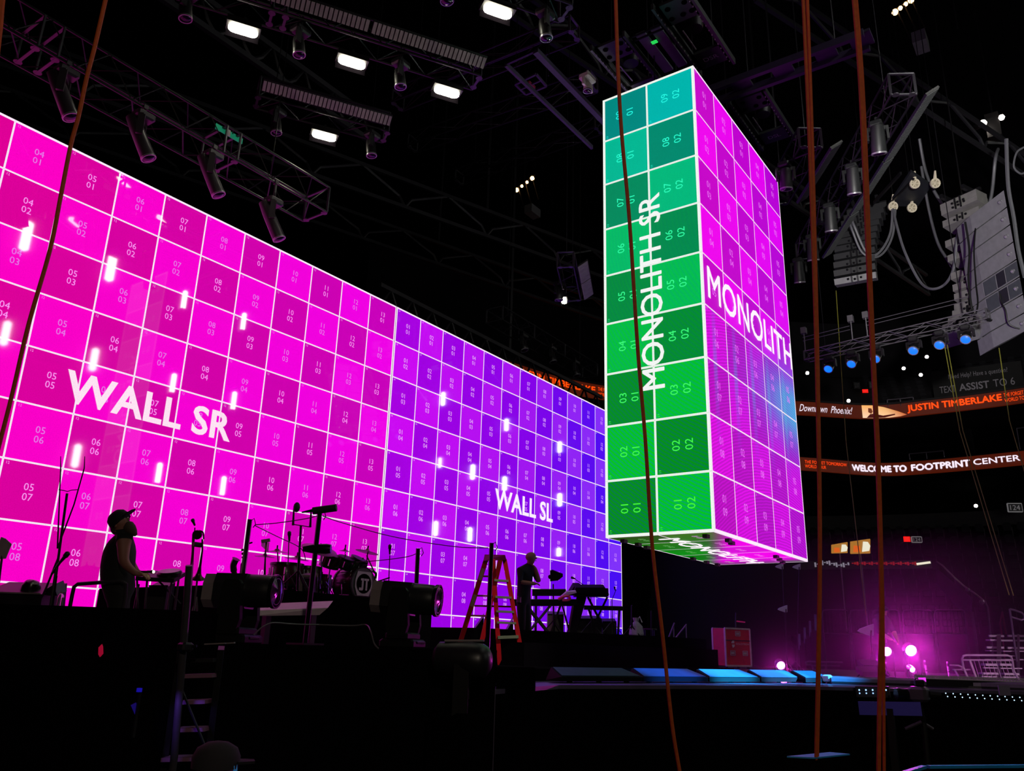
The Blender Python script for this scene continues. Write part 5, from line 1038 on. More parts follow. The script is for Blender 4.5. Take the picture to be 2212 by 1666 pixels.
t = stand('boom_microphone', 'thin boom microphone over the wide synthesizer', at(1276, 1273, 20.7), kfoot(1278, 20.7), .01); MB().tube([at(1276, 1274, 20.7), at(1240, 1250, 20.7)], .009, 5).build('boom', BLK, t); mic(t, at(1243, 1251, 20.7), -CR * .8 + CU * .3, .12, .03)
t = stand('boom_microphone', 'thin microphone at the right end of the purple wall', at(1322, 1295, 20.4), kfoot(1322, 20.4), .01); MB().tube([at(1322, 1296, 20.4), at(1331, 1274, 20.4)], .008, 5).build('boom', BLK, t); mic(t, at(1329, 1276, 20.4), -CR * .2 + CU, .1, .022)
t = thing('folded_papers', 'white papers and pink folded cloth on the lower keyboard', 'papers', at(1225, 1293, 20.1)); MB().prism([(-.16, 0), (.22, .1), (.2, .14), (-.02, .12)], at(1226, 1290, 20.1), CR, CU, CF, .12).build('paper', mat('paper_lilac', (200, 180, 225), .6), t); MB().tube(smooth_path([at(1206, 1295, 20), at(1218, 1289, 20), at(1229, 1289, 20), at(1229, 1296, 20), at(1215, 1297, 20)], 4), .035, 6).build('cloth', mat('cloth_pink', (215, 60, 120), .7), t)
for i, (x0, x1, y, m_, lb) in enumerate(((1183, 1198, 1330, BACK, 'grey speaker box under the keyboards'), (1199, 1218, 1331, BLK, 'dark speaker box beside the grey one under the keyboards'), (1246, 1300, 1340, BLK, 'long black road case under the wide synthesizer'), (1302, 1332, 1346, BLK, 'black rack case at the right end under the keyboards'))):
    a, b = at(x0, y, 20.9), at(x1, y, 20.9); t = thing('equipment_case', lb, 'case', kfoot((x0 + x1) / 2, 20.9)); MB().hexa([V((a.x, a.y, ZK)), V((b.x, b.y, ZK)), V((b.x, b.y, ZK)) + CF * .4, V((a.x, a.y, ZK)) + CF * .4, a, b, b + CF * .4, a + CF * .4]).build('case', m_, t); MB().bar(a + CF * .1, b + CF * .1, .2, .02).build('lid', BLKG, t)
for i, (x0, x1, yt, lb) in enumerate(((1016, 1046, 1336, 'dark floor wedge behind the ladder foot'), (1088, 1110, 1343, 'dark floor wedge between the ladder and the standing man'))):
    a = at(x0, 1372, 17.5); b = at(x1, 1372, 17.5); a.z = b.z = 1.75; t = thing('floor_monitor', lb, 'loudspeaker', V((*((a + b) / 2).xy, 1.75))); p = at(x1 - 2, yt, 17.5)
    MB().hexa([a, b, b + CF * .4, a + CF * .4, a + Z * .1, p, p + CF * .4, a + CF * .4 + Z * .1]).build('case', BLK, t); MB().bar(a + Z * .12 - CF * .01, p - CF * .01, .03, .02).build('grille_edge', KB, t)
# ================================================================ PEOPLE
SKIN = mat('skin', (128, 80, 68), .6); SKINP = mat('skin_pale', (215, 170, 160), .55); CLB = mat('cloth_black', (14, 12, 15), .9); CLN = mat('cloth_navy', (17, 17, 26), .9); CLG = mat('cloth_grey', (66, 58, 72), .9); HAIR = mat('hair_brown', (58, 40, 34), .8); HAIRG = mat('hair_fair', (120, 84, 74), .8); SHOE = mat('shoe_black', (12, 12, 13), .6)
def hand(J, E, key, wrist, d, up, curl=.5, s=1.):
    d = V(d).normalized(); up = V(up).normalized(); side = d.cross(up).normalized(); palm = wrist + d * .055 * s
    J[key + 'palm'] = (palm, .03 * s); E.append((key, key + 'palm'))
    for i, (o, L) in enumerate(((-.03, .066), (-.01, .078), (.01, .074), (.029, .06))):
        k0, k1, k2 = (key + 'f%d%d' % (i, j) for j in range(3)); b = palm + side * o * s + d * .03 * s
        c1 = (d * math.cos(curl * .7) - up * math.sin(curl * .7)); c2 = (d * math.cos(curl * 1.6) - up * math.sin(curl * 1.6))
        J[k0] = (b, .011 * s); J[k1] = (b + c1 * L * .55 * s, .0095 * s); J[k2] = (b + c1 * L * .55 * s + c2 * L * .5 * s, .008 * s); E += [(key + 'palm', k0), (k0, k1), (k1, k2)]
    t0 = palm - side * .034 * s; J[key + 't0'] = (t0, .012 * s); J[key + 't1'] = (t0 - side * .025 * s + d * .035 * s - up * .012 * s, .010 * s); E += [(key + 'palm', key + 't0'), (key + 't0', key + 't1')]
def person(label, J, E, root, zone, mats, base, face, up=Z, smooth=2, skin=SKIN):
    """continuous skinned body; zone maps joint name -> material slot."""
    t = thing('person', label, 'person', base); names = list(J); me = bpy.data.meshes.new('body')
    me.from_pydata([tuple(J[n][0] - V(base)) for n in names], [(names.index(a), names.index(b)) for a, b in E], [])
    o = bpy.data.objects.new('body', me); COL.objects.link(o); md = o.modifiers.new('s', 'SKIN'); md.use_smooth_shade = True
    sv = me.skin_vertices[0].data
    for i, n in enumerate(names): sv[i].radius = (J[n][1],) * 2; sv[i].use_root = n == root
    sb = o.modifiers.new('d', 'SUBSURF'); sb.levels = smooth; sb.render_levels = smooth
    dg = bpy.context.evaluated_depsgraph_get(); dg.update(); nm = bpy.data.meshes.new_from_object(o.evaluated_get(dg)); bpy.data.objects.remove(o)
    for m in mats: nm.materials.append(m) 
    seg = [(J[a][0] - V(base), J[b][0] - V(base), zone(b), J[a][1], J[b][1]) for a, b in E]
    for p in nm.polygons:
        c = p.center; best, bz = 9, 0
        for a, b, z, ra, rb in seg:
            ab = b - a; k = max(0, min(1, (c - a).dot(ab) / max(ab.length_squared, 1e-9))); dd = (c - a - ab * k).length
            dd -= ra + (rb - ra) * k
            if dd < best: best, bz = dd, z
        p.material_index = bz; p.use_smooth = True
    ob = bpy.data.objects.new('body', nm); COL.objects.link(ob); ob.parent = t; ob['_o'] = tuple(base)
    h, r = J['head']; f = V(face).normalized(); s = f.cross(up).normalized(); u = s.cross(f)
    MB().lathe(h + f * (r * .72) + u * .01, f - u * .25, [(0, .022), (.025, .016), (.035, .004)], 8).build('nose', skin, ob, smooth=True)
    for k in (-1, 1):
        MB().sphere(h + s * k * r * .8 - f * .01, .028, 8, (.6, .6, 1.2)).build('ear', skin, ob, smooth=True)
        MB().sphere(h + f * r * .7 + s * k * .032 + u * .035, .013, 8).build('eye', mat('eye', (180, 175, 170), .3), ob, smooth=True)
    MB().bar(h + f * r * .76 - u * .045 - s * .025, h + f * r * .76 - u * .045 + s * .025, .012, .012).build('mouth', mat('lip', (110, 50, 50), .5), ob)
    return t, ob
def P(x, y, D, r): return (at(x, y, D), r)
# capped man with the beard, looking up to the right
D = 9.2; fz = lambda x, D, z=1.2: V((*at(x, 1400, D).xy, z))
J = {'pelvis': P(253, 1284, D, .165), 'waist': P(252, 1256, D, .185), 'chest': P(255, 1208, D, .195), 'upper': P(262, 1172, D, .165), 'neck': P(263, 1152, D, .075), 'head': P(262, 1131, D, .108), 'crown': P(257, 1116, D, .092),
     'sn': P(268, 1166, D - .2, .082), 'en': P(266, 1216, D - .26, .058), 'wn': P(294, 1240, D - .2, .036), 'sf': P(268, 1168, D + .2, .082), 'ef': P(282, 1218, D + .24, .055), 'wf': P(297, 1238, D + .1, .036),
     'hn': P(254, 1298, D - .1, .115), 'kn': P(256, 1376, D - .1, .075), 'hf': P(258, 1298, D + .1, .115), 'kf': P(264, 1376, D + .1, .075)}
J['an'] = (fz(254, D - .1, 1.28), .055); J['tn'] = (fz(276, D - .12, 1.235), .042); J['af'] = (fz(262, D + .1, 1.28), .055); J['tf'] = (fz(284, D + .1, 1.235), .042)
E_ = [('pelvis', 'waist'), ('waist', 'chest'), ('chest', 'upper'), ('upper', 'neck'), ('neck', 'head'), ('head', 'crown'), ('upper', 'sn'), ('sn', 'en'), ('en', 'wn'), ('upper', 'sf'), ('sf', 'ef'), ('ef', 'wf'), ('pelvis', 'hn'), ('hn', 'kn'), ('kn', 'an'), ('an', 'tn'), ('pelvis', 'hf'), ('hf', 'kf'), ('kf', 'af'), ('af', 'tf')]
hand(J, E_, 'wn', J['wn'][0], CR * .9 - CU * .1, CU, .7); hand(J, E_, 'wf', J['wf'][0], CR * .9 - CU * .1, CU, .7)
zn = lambda n: 0 if n[0] in 'ew' and n != 'waist' or n in ('head', 'crown', 'neck') else (2 if n in ('tn', 'tf') else 3 if n[0] in 'hka' else 1)
fc = CR * .86 + CU * .42 - CF * .1
t, ob = person('bearded man in black cap and sleeveless black shirt behind the handrail, looking up', J, E_, 'pelvis', zn, [SKIN, CLB, SHOE, CLB], fz(258, D), fc, CU)
h = J['head'][0]; f = fc.normalized(); s = f.cross(CU).normalized(); u = s.cross(f)
MB().lathe(h + u * .025, u - f * .35, [(-.02, .116), (.03, .12), (.08, .108), (.115, .07), (.128, .0)], 16).build('cap', CLB, t, smooth=True)
MB().prism([(-.075, 0), (.075, 0), (.07, .07), (.035, .105), (-.035, .105), (-.07, .07)], h + u * .052 + f * .095, s, f + u * .18, u, .012).build('cap_brim', CLB, t)
MB().lathe(h + f * .045 - u * .03, -u + f * .35, [(0, .05), (.03, .068), (.08, .064), (.13, .045), (.17, .018), (.175, 0)], 12).build('beard', HAIR, t, smooth=True)
MB().lathe(h + u * .02 - f * .035, -u - f * .25, [(0, .085), (.06, .088), (.1, .075), (.135, .04), (.14, 0)], 12).build('hair', HAIR, t, smooth=True)
c = J['wn'][0] + CR * .1 + CF * .1
t = thing('hand_torch', 'small lit torch held by the capped man', 'torch', c - Z * .05); MB().lathe(c - CR * .09, CR, [(0, .012), (.1, .012), (.11, .018), (.13, .018)], 8).build('body', BLK, t); MB().sphere(c + CR * .045, .016, 8).build('bulb', lamp('torch', (235, 255, 170), 9), t)
light('torch_beam', 'POINT', tuple(c + CR * .07 + Z * .02), (.8, 1, .45), .3, None, .02)
# standing man, hand on chin
D = 16.5; J = {'pelvis': P(1131, 1293, D, .145), 'waist': P(1131, 1272, D, .15), 'chest': P(1135, 1247, D, .165), 'upper': P(1139, 1230, D, .14), 'neck': P(1144, 1219, D, .062), 'head': P(1149, 1207, D, .1), 'crown': P(1147, 1200, D, .088),
     'sn': P(1124, 1232, D - .12, .08), 'en': P(1124, 1258, D - .22, .055), 'wn': P(1150, 1261, D - .2, .04), 'sf': P(1152, 1231, D + .1, .078), 'ef': P(1164, 1257, D - .05, .055), 'wf': P(1158, 1234, D - .06, .04),
     'hn': P(1126, 1300, D - .06, .105), 'kn': P(1127, 1343, D - .06, .085), 'hf': P(1137, 1300, D + .06, .105), 'kf': P(1139, 1343, D + .06, .085)}
J['an'] = (fz(1126, D - .06, 1.83), .07); J['tn'] = (fz(1135, D - .15, 1.79), .045); J['af'] = (fz(1139, D + .06, 1.83), .07); J['tf'] = (fz(1148, D, 1.79), .045)
E_ = E_[:20]; hand(J, E_, 'wn', J['wn'][0], CR, CU, .5); hand(J, E_, 'wf', J['wf'][0], CU * .9 - CR * .25, CR, .8)
zn2 = lambda n: 0 if n[0] == 'w' and n != 'waist' or n in ('head', 'crown', 'neck') else (2 if n in ('tn', 'tf') else 3 if n[0] in 'hka' else 1)
t, ob = person('fair-haired man in dark shirt standing by the ladder, hand on chin', J, E_, 'pelvis', zn2, [SKIN, CLN, SHOE, CLN], fz(1132, D, 1.75), CR * .8 - CF * .1 + Z * .05, CU, skin=SKIN)
h = J['head'][0]; MB().lathe(h + CU * .0 - CR * .015, CU - CR * .25, [(.0, .098), (.05, .108), (.09, .09), (.118, .05), (.125, 0)], 14).build('hair', HAIRG, t, smooth=True)
c = at(1121, 1296, D - .2); MB().box(c, (.08, .08, .14), None, .02).build('belt_radio', BLK, t)
# spot operator in a hoodie
D = 22.; J = {'pelvis': P(1898, 1392, D, .17), 'waist': P(1899, 1375, D, .18), 'chest': P(1903, 1354, D, .2), 'upper': P(1906, 1340, D, .17), 'neck': P(1908, 1329, D, .07), 'head': P(1908, 1320, D, .11), 'crown': P(1907, 1313, D, .1),
     'sn': P(1893, 1342, D - .1, .09), 'en': P(1898, 1366, D - .3, .07), 'wn': P(1922, 1380, D - .35, .045), 'sf': P(1918, 1342, D + .1, .09), 'ef': P(1930, 1364, D - .1, .07), 'wf': P(1938, 1382, D - .25, .045),
     'hn': P(1894, 1400, D - .1, .11), 'kn': P(1896, 1428, D - .1, .085), 'hf': P(1904, 1400, D + .1, .11), 'kf': P(1908, 1428, D + .1, .085)}
J['an'] = (fz(1895, D - .1, 1.28), .06); J['tn'] = (fz(1903, D - .2, 1.24), .045); J['af'] = (fz(1907, D + .1, 1.28), .06); J['tf'] = (fz(1915, D, 1.24), .045)
E_ = E_[:20]; hand(J, E_, 'wn', J['wn'][0], CR - CU * .4, CU, .6); hand(J, E_, 'wf', J['wf'][0], CR * .4 - CU, CR, .6)
t, ob = person('person in a grey hoodie and cap working behind the two magenta lights', J, E_, 'pelvis', zn2, [SKINP, CLG, SHOE, CLB], fz(1901, D), CR * .6 - CF * .7 - Z * .3, CU, skin=SKINP)
h = J['head'][0]; MB().lathe(h + CU * .03, CU, [(0, .12), (.05, .118), (.09, .08), (.1, 0)], 14).prism([(-.08, 0), (.08, 0), (.05, .1), (-.05, .1)], h + CU * .04 + CR * .06 - CF * .07, V((CR + CF).normalized()), (CR - CF).normalized(), CU, .012).build('cap', CLG, t, smooth=True); MB().sphere(h - CU * .14 - CR * .1, .11, 10, (1.1, 1.1, .7)).build('hood', CLG, t, smooth=True)
# seated person at the bottom edge
D = 4.; b0 = fz(465, D + .1, 0); h0 = at(464, 1664, D)
J = {'pelvis': (V((b0.x, b0.y, .38)), .16), 'waist': (V((b0.x, b0.y, .52)), .15), 'chest': (V((b0.x, b0.y, .7)) + CF * .02, .17), 'upper': (h0 - Z * .24, .13), 'neck': (h0 - Z * .13, .06), 'head': (h0, .1), 'crown': (h0 + Z * .05, .09)}
fw = V((CR.x * .8 + CF.x * .3, CR.y * .8 + CF.y * .3, 0)).normalized(); sd = fw.cross(Z)
for k, q in ((-1, 'n'), (1, 'f')):
    o = J['upper'][0]; J['s' + q] = (o + sd * .19 * k - Z * .02, .075); J['e' + q] = (o + sd * .22 * k - Z * .28 + fw * .08, .055); J['w' + q] = (o + sd * .1 * k - Z * .3 + fw * .32, .04)
    p = J['pelvis'][0]; J['h' + q] = (p + sd * .1 * k, .1); J['k' + q] = (p + sd * .14 * k + fw * .42 + Z * .1, .075); J['a' + q] = (p + sd * .12 * k + fw * .42 - Z * .3, .055); J['t' + q] = (p + sd * .12 * k + fw * .56 - Z * .335, .04)
E_ = E_[:20]
for q in 'nf': hand(J, E_, 'w' + q, J['w' + q][0], fw, Z, .7)
t, ob = person('seated person in a dark cap with a blue glint, cut by the bottom edge', J, E_, 'pelvis', zn2, [SKIN, CLB, SHOE, CLB], V((b0.x, b0.y, 0)), fw, Z)
MB().lathe(h0 + Z * .01, Z, [(0, .112), (.05, .114), (.09, .095), (.115, .05), (.122, 0)], 18).build('cap', mat('cap_cloth', (34, 30, 36), .9), t, smooth=True); MB().prism([(-.07, 0), (.07, 0), (.04, .08), (-.04, .08)], h0 + Z * .03 + fw * .1, sd, fw, Z, .012).build('cap_brim', CLB, t)
CB = mat('cap_badge_glint', (25, 90, 130), .4, emit=(20, 95, 140), es=.5); bn = (fw * .8 - CF * .5).normalized(); bs = bn.cross(Z).normalized(); bc = h0 + Z * .045 + bn * .107  # blue glint on the badge painted in as emission
MB().prism([(-.02, -.022), (.004, -.03), (.014, .0), (.004, .012), (-.012, .006)], bc, bs, Z, bn, .006).tube([bc + Z * .03 - bs * .03, bc + Z * .022, bc + Z * .01 + bs * .03], .003, 4).build('cap_badge_glint', CB, t)
tag(MB().box((b0.x, b0.y, .12), (.42, .42, .24), None, .02).build('low_stool', BLK), 'low black stool under the seated person at the bottom edge', 'stool')

# ================================================================ RUNWAY EDGE AND RIGHT SIDE
BATB = mat('batten_black', (13, 12, 15), .6, spec=.1); TRAY = mat('tray_top', (46, 76, 100), .5, spec=.2);  # TRAY: blue reflection mixed into the colour of the grey tops
def tray(label, x0, x1, y, skew=.1):
    p, q = atz(x0, y, 1.2), atz(x1, y, 1.2); d = (q - p).normalized(); n = V((-d.y, d.x, 0)); n = n if n.dot(CF) > 0 else -n
    t = thing('floor_light_batten', label, 'stage light', (p + q) / 2, 'wedge battens along the runway edge'); z1, z2, w_ = .085, .2, .36
    MB().hexa([p + Z * .02, q + Z * .02, q + n * w_ + Z * .02, p + n * w_ + Z * .02, p + Z * z1, q + Z * z1, q + n * w_ - d * skew + Z * z2, p + n * w_ + d * skew + Z * z2]).build('body', BATB, t)
    a = n * w_ + Z * (z2 - z1); k = d.cross(a.normalized()); k = k if k.z > 0 else -k
    c = [p + Z * z1 + d * .03 + a * .06, q + Z * z1 - d * .03 + a * .06, q + Z * z1 - d * (skew + .02) + a * .95, p + Z * z1 + d * (skew + .02) + a * .95]; MB().hexa([v_ + k * .003 for v_ in c] + [v_ + k * .012 for v_ in c]).build('top_panel', TRAY, t)
    for k_ in (.15, .5, .85): MB().box(p.lerp(q, k_) + n * .1 + Z * .01, (.06, .06, .02)).build('foot', BLK, t)
    return c[0].lerp(c[2], .5)
TP = [tray(l, *a) for l, a in (('first wedge batten, dark, at the left end of the runway edge', (1212, 1388, 1476)), ('second wedge batten, deep blue, on the runway edge', (1390, 1530, 1476)), ('third wedge batten, brightest cyan, on the runway edge', (1533, 1642, 1476)), ('fourth wedge batten, pale blue, under the first magenta lamp', (1645, 1738, 1476)), ('fifth wedge batten, behind the twin orange ropes', (1741, 1800, 1477)))]
for i, (b, k, pw, c_) in enumerate(((0, 1, 1500, (.02, .2, 1)), (1, 2, 6500, (.02, .45, 1)), (2, 3, 4200, (.1, .4, 1)), (3, 4, 3500, (.02, .4, 1)))): light('added_blue_beam', 'SPOT', (17 + b * .5, -9, 9), c_, pw * 45, TP[k], .1, 4.2, .8)  # unseen beams added to turn the batten tops blue
EDG = mat('edge_rail', (120, 112, 135), .35, .3)
e = [atz(1797, 1478, 1.2), atz(1990, 1484, 1.2), atz(2120, 1489, 1.2), atz(2330, 1498, 1.2)]
t = thing('runway_rail', 'long purple-lit metal rail on the right part of the runway edge', 'rail', e[1])
for a, b in zip(e, e[1:]): n = V((-(b - a).y, (b - a).x, 0)).normalized(); n = n if n.dot(CF) > 0 else -n; MB().hexa([a, b, b + n * .3, a + n * .3, a + Z * .1, b + Z * .1, b + n * .3 + Z * .13, a + n * .3 + Z * .13]).build('section', EDG, t); MB().bar(a + Z * .03 - n * .02, b + Z * .03 - n * .02, .02, .03).build('lip', ALU, t)
mp = [at(x, y, 14.4) for x, y in ((1975, 1466), (2060, 1469), (2150, 1472), (2330, 1479))]
t = thing('mesh_grille', 'pink-lit perforated strip behind the runway rail', 'grille', mp[1] - Z * .2); gm = MB()
for a, b in zip(mp, mp[1:]):
    for k in range(26): p, q = a.lerp(b, k / 26), a.lerp(b, (k + 1) / 26); gm.bar(p, q + Z * .05, .012, .012).bar(p + Z * .05, q, .012, .012)
    MB().bar(a, b, .03, .02).bar(a + Z * .055, b + Z * .055, .03, .012).build('frame_bar', WHITE, t)
gm.build('mesh', WHITE, t, kind='stuff'); MB().bar(mp[0] - Z * .06, mp[1] - Z * .06, .05, .12).bar(mp[1] - Z * .06, mp[3] - Z * .06, .05, .12).build('base', BLK, t)
tag(MB().box(atz(1787, 1472, 1.24) + Z * .05, (.2, .14, .12), None, .02).build('white_block', WHITE), 'small white block between the battens and the purple rail', 'block')
c = atz(2165, 1489, 1.28); tag(MB().bar(c - CR * .08 - CF * .05, c + CR * .08 - CF * .05, .02, .14).build('tape_patch', mat('tape_grey', (120, 112, 140), .6)), 'pale tape patch on the front of the purple rail', 'tape')
# LED specks on the runway front and dim panel
SP = lamp('speck', (190, 225, 255), 1.6, False)
t = thing('runway_skirt', 'dark panelled runway front with rows of tiny white lights', 'skirt', V((*e[2].xy, 0)))
ez_ = [q_ + Z * 1.2 for q_ in edge]
for a, b in zip(ez_, ez_[1:]): a2, b2 = V((a.x, a.y, 0)), V((b.x, b.y, 0)); d = (b - a).normalized(); n = V((-d.y, d.x, 0)); n = n if n.dot(CF) < 0 else -n; MB().hexa([a2, b2, b2 + n * .08, a2 + n * .08, a - Z * .05, b - Z * .05, b - Z * .05 + n * .08, a - Z * .05 + n * .08]).build('panel', MATT, t)
def edge_depth(px): return depth(min((ez_[2].lerp(ez_[3], i_ / 200) for i_ in range(201)), key=lambda q_: abs(PX(q_, q_.z) - px)))
for k in range(11):
    for r_ in (0, 1): p = at(2043 + k * 16 + r_ * 4, 1498 + k * .9 + r_ * 7, edge_depth(2043 + k * 16) - .2); MB().sphere(p, .011, 6).build('led', SP, t)
c0 = at(1856, 1492, 13.2)
t = thing('led_strip_box', 'shallow box with five small lit windows on the runway front', 'box', V((c0.x, c0.y, 0))); MB().bar(at(1850, 1494, 13.3), at(1922, 1495, 13.1), .3, .16).build('case', BLK, t); MB().bar(V((*at(1880, 1494, 13.3).xy, 0)), at(1880, 1494, 13.3), .1, .1).build('post', BLK, t)
for k in range(5): MB().sphere(at(1856 + k * 14.5, 1491, 13.0), .014, 6).build('led', lamp('cool', (150, 190, 255), 2, False), t); MB().sphere(at(1857 + k * 14.5, 1498, 13.0), .012, 6).build('led', lamp('cool', (150, 190, 255), 2, False), t)
a, b = at(1855, 1530, 12.6), at(1990, 1532, 12.3); t = thing('monitor_panel', 'dim blue-lit flat panel under the runway rail', 'panel', V((*((a + b) / 2).xy, 0))); MB().bar(a, b, .06, .19).build('face', mat('panel_blue', (30, 24, 90), .5, emit=(20, 14, 62), es=.5), t); MB().bar(V((*((a + b) / 2).xy, 0)), (a + b) / 2, .1, .08).build('post', BLK, t)
# camera bundle on a post
cz = at(1985, 1500, 12.6); t = thing('camera_rig', 'cluttered camera rig on a stand, purple highlights, before the runway rail', 'camera', V((cz.x, cz.y, 0)))
GMID = mat('rig_grey', (84, 78, 88), .4, .3)
MB().box(cz, (.34, .26, .22), None, .04).build('body', GMID, t); MB().lathe(cz - CR * .15 + CU * .0, -CR, [(0, .08), (.1, .075), (.14, .09), (.2, .085), (.2, .03)], 14).build('lens', BLKG, t, smooth=True); MB().tube([cz + CR * .15, cz + CR * .32 - CU * .02], .05, 10).build('grip', BLK, t)
MB().box(cz + CU * .17 + CR * .02, (.2, .14, .1), None, .02).build('viewfinder', BLK, t); MB().bar(cz + CU * .22, cz + CU * .22 + CR * .1, .03, .06).build('pink_glint', lamp('glint', (225, 60, 235), 1.2), t)  # pink highlight on the rig drawn as a glowing bar
MB().tube([cz - CU * .1, at(1995, 1560, 12.6), V((*at(1998, 1600, 12.6).xy, 0))], .04, 8).build('post', BLK, t); 
for k in (-1, 1): MB().tube([at(1990, 1560, 12.6), at(1985 + k * 30, 1575, 12.6)], .025, 6).build('handle', GMID, t)
# low cyan-edged cases near the bottom edge
CY = mat('case_cyan_light', (30, 130, 190), .4)  # cyan light on the case edges painted as base colour
p = [atz(x, y, .95) for x, y in ((1640, 1644), (1700, 1637), (1793, 1628), (1836, 1632), (1760, 1640))]
t = thing('road_case', 'dark case with a cyan-lit pointed top near the bottom edge', 'case', V((p[2].x, p[2].y, 0))); MB().prism([(v_.x, v_.y) for v_ in p[1:4]] + [(p[4].x, p[4].y)], (0, 0, .95), X, Y, Z, .01).build('top', CY, t); MB().prism([(v_.x, v_.y) for v_ in p[1:4]] + [(p[4].x, p[4].y)], (0, 0, 0), X, Y, Z, .94).build('case', MATT, t)
q = [atz(x, y, .9) for x, y in ((1955, 1670), (1996, 1657), (2190, 1654), (2260, 1655))]
t = thing('road_case', 'dark case with thin cyan edge lines at the bottom right corner', 'case', V((q[1].x, q[1].y, 0)))
for a, b in ((q[0], q[1]), (q[1] + CR * .03, q[3])): MB().bar(a, b, .04, .02).build('edge_trim', CY, t)
MB().prism([(q[0].x, q[0].y), (q[3].x, q[3].y), (q[3].x + CF.x * .06, q[3].y + CF.y * .06), (q[1].x + CF.x * .03, q[1].y + CF.y * .03), (q[1].x, q[1].y)], (0, 0, 0), X, Y, Z, .88).build('case', MATT, t)
light('added_blue_beam', 'SPOT', (18, 2.6, 9.6), (.02, .45, 1), 1500, (p[2] + q[1]) / 2, .1, 22, .8)  # one more added beam, without a fixture, for the cyan case edges
# magenta floor lamps
MG = lamp('magenta', (255, 120, 250), 16); PAR = mat('par_can', (30, 26, 32), .4)
ML = []
for i, (x, y, D, r_, lb) in enumerate(((1687, 1438, 19, .1, 'lone magenta floor lamp left, near the flight case'), (1916, 1408, 21, .125, 'left lamp of the bright magenta pair before the hooded person'), (1968, 1406, 20.6, .15, 'right and brightest lamp of the magenta pair'), (1971, 1447, 20, .07, 'small magenta lamp below the bright pair'))):
    c = at(x, y, D); a = -CF - CR * .04; t = thing('magenta_floor_lamp', lb, 'stage light', V((c.x, c.y, 1.2)), 'magenta floor lamps')
    MB().lathe(c - a * .22, a, [(0, r_ * .7), (.04, r_), (.2, r_ * 1.12), (.24, r_ * 1.12), (.24, r_ * .98), (.215, r_ * .98)], 16).build('can', PAR, t, smooth=True); MB().lathe(c - a * .01, a, [(0, r_ * .97), (.02, r_ * .7), (.03, 0)], 16).build('lens', MG, t, smooth=True)
    for k in (-1, 1): MB().bar(c + CR * k * (r_ * 1.2), V(((c + CR * k * r_ * 1.2).x, (c + CR * k * r_ * 1.2).y, 1.22)), .03, .05).build('bracket', PAR, t)
    MB().box((c.x, c.y, 1.21), (.3, .3, .02)).build('base', PAR, t)
    light('magenta_glow', 'SPOT', tuple(c + V(a).normalized() * .12), (1, .03, .8), (110, 240, 430, 20)[i], tuple(c + V(a) * 5 + Z * .3), .06, 150, .6); ML.append(c)
light('bleacher_fill', 'SPOT', (17, -7, 5), (1, .62, .9), 3600, at(2145, 1425, 23.5), .15, 20, .7)   # pink fill without a fixture, added to lift the bleachers
# red flight case
FR = mat('case_red', (215, 14, 28), .5); FE = mat('case_edge', (205, 170, 185), .4, .3); D = 27.6
zb = 1.2; c0, c1 = fz(1567, 27.4, zb), fz(1621, 27.9, zb); ex = (c1 - c0).normalized(); ey = V((-ex.y, ex.x, 0)); ey = ey if ey.dot(CF) > 0 else -ey; W_ = (c1 - c0).length; H_ = 1.28
t = thing('flight_case', 'red upright flight case with pale edges and company lettering', 'case', c0.lerp(c1, .5))
MB().hexa([c0 + Z * .1, c1 + Z * .1, c1 + ey * .6 + Z * .1, c0 + ey * .6 + Z * .1, c0 + Z * H_, c1 + Z * H_, c1 + ey * .6 + Z * H_, c0 + ey * .6 + Z * H_]).build('body', FR, t)
for a, b in ((0, 0), (1, 0), (0, 1), (1, 1)): o = c0 + ex * W_ * a + ey * .6 * b; MB().bar(o + Z * .1, o + Z * H_, .055, .055).build('edge_trim', FE, t); MB().lathe(o + ey * .08 * (1 - 2 * b) + ex * .08 * (1 - 2 * a), Z, [(0, .05), (.1, .05)], 10).build('caster', BLK, t)
for z in (.1, H_): MB().bar(c0 + Z * z, c1 + Z * z, .055, .055).build('edge_trim', FE, t); MB().bar(c0 + Z * z + ey * .6, c1 + Z * z + ey * .6, .055, .055).build('edge_trim', FE, t)
MB().bar(c0 + Z * .9 - ey * .01, c1 + Z * .9 - ey * .01, .02, .03).build('lid_seam', mat('case_seam', (40, 10, 12), .5), t)
for u, z in ((.5, 1.12), (.27, .5), (.76, .5)):
    o = c0 + ex * W_ * u + Z * z - ey * .02; lt = MB()
    for k in (-1, 1): lt.bar(o + ex * k * .1 - Z * .07, o + ex * k * .1 + Z * .07, .02, .02, up=ey).bar(o - ex * .1 + Z * k * .07, o + ex * .1 + Z * k * .07, .02, .02)
    lt.bar(o - ex * .07, o + ex * .06, .015, .08).build('latch', FE, t)
o = c0 + Z * .79 - ey * .03; CW = mat('case_print', (215, 190, 200), .6)
MB().text(fit('SOLOTECH', W_ * .52, .055), o + ex * W_ * .66, ex, Z, -ey, .004).build('lettering', CW, t)
MB().prism([(-.07, .02), (.05, .02), (.05, .1), (-.02, .1), (-.07, .05)], o + ex * W_ * .28, ex, Z, -ey, .01).prism([(-.05, -.02), (.07, -.02), (.06, -.08), (.01, -.12), (-.03, -.12)], o + ex * W_ * .28, ex, Z, -ey, .01).build('emblem', CW, t)
t = thing('angle_lamp', 'dark hinged lamp arm with a pink strip on the flight case', 'lamp', c0.lerp(c1, .6) + ey * .3 + Z * H_); o = c0.lerp(c1, .7) + ey * .3 + Z * (H_ + .04)
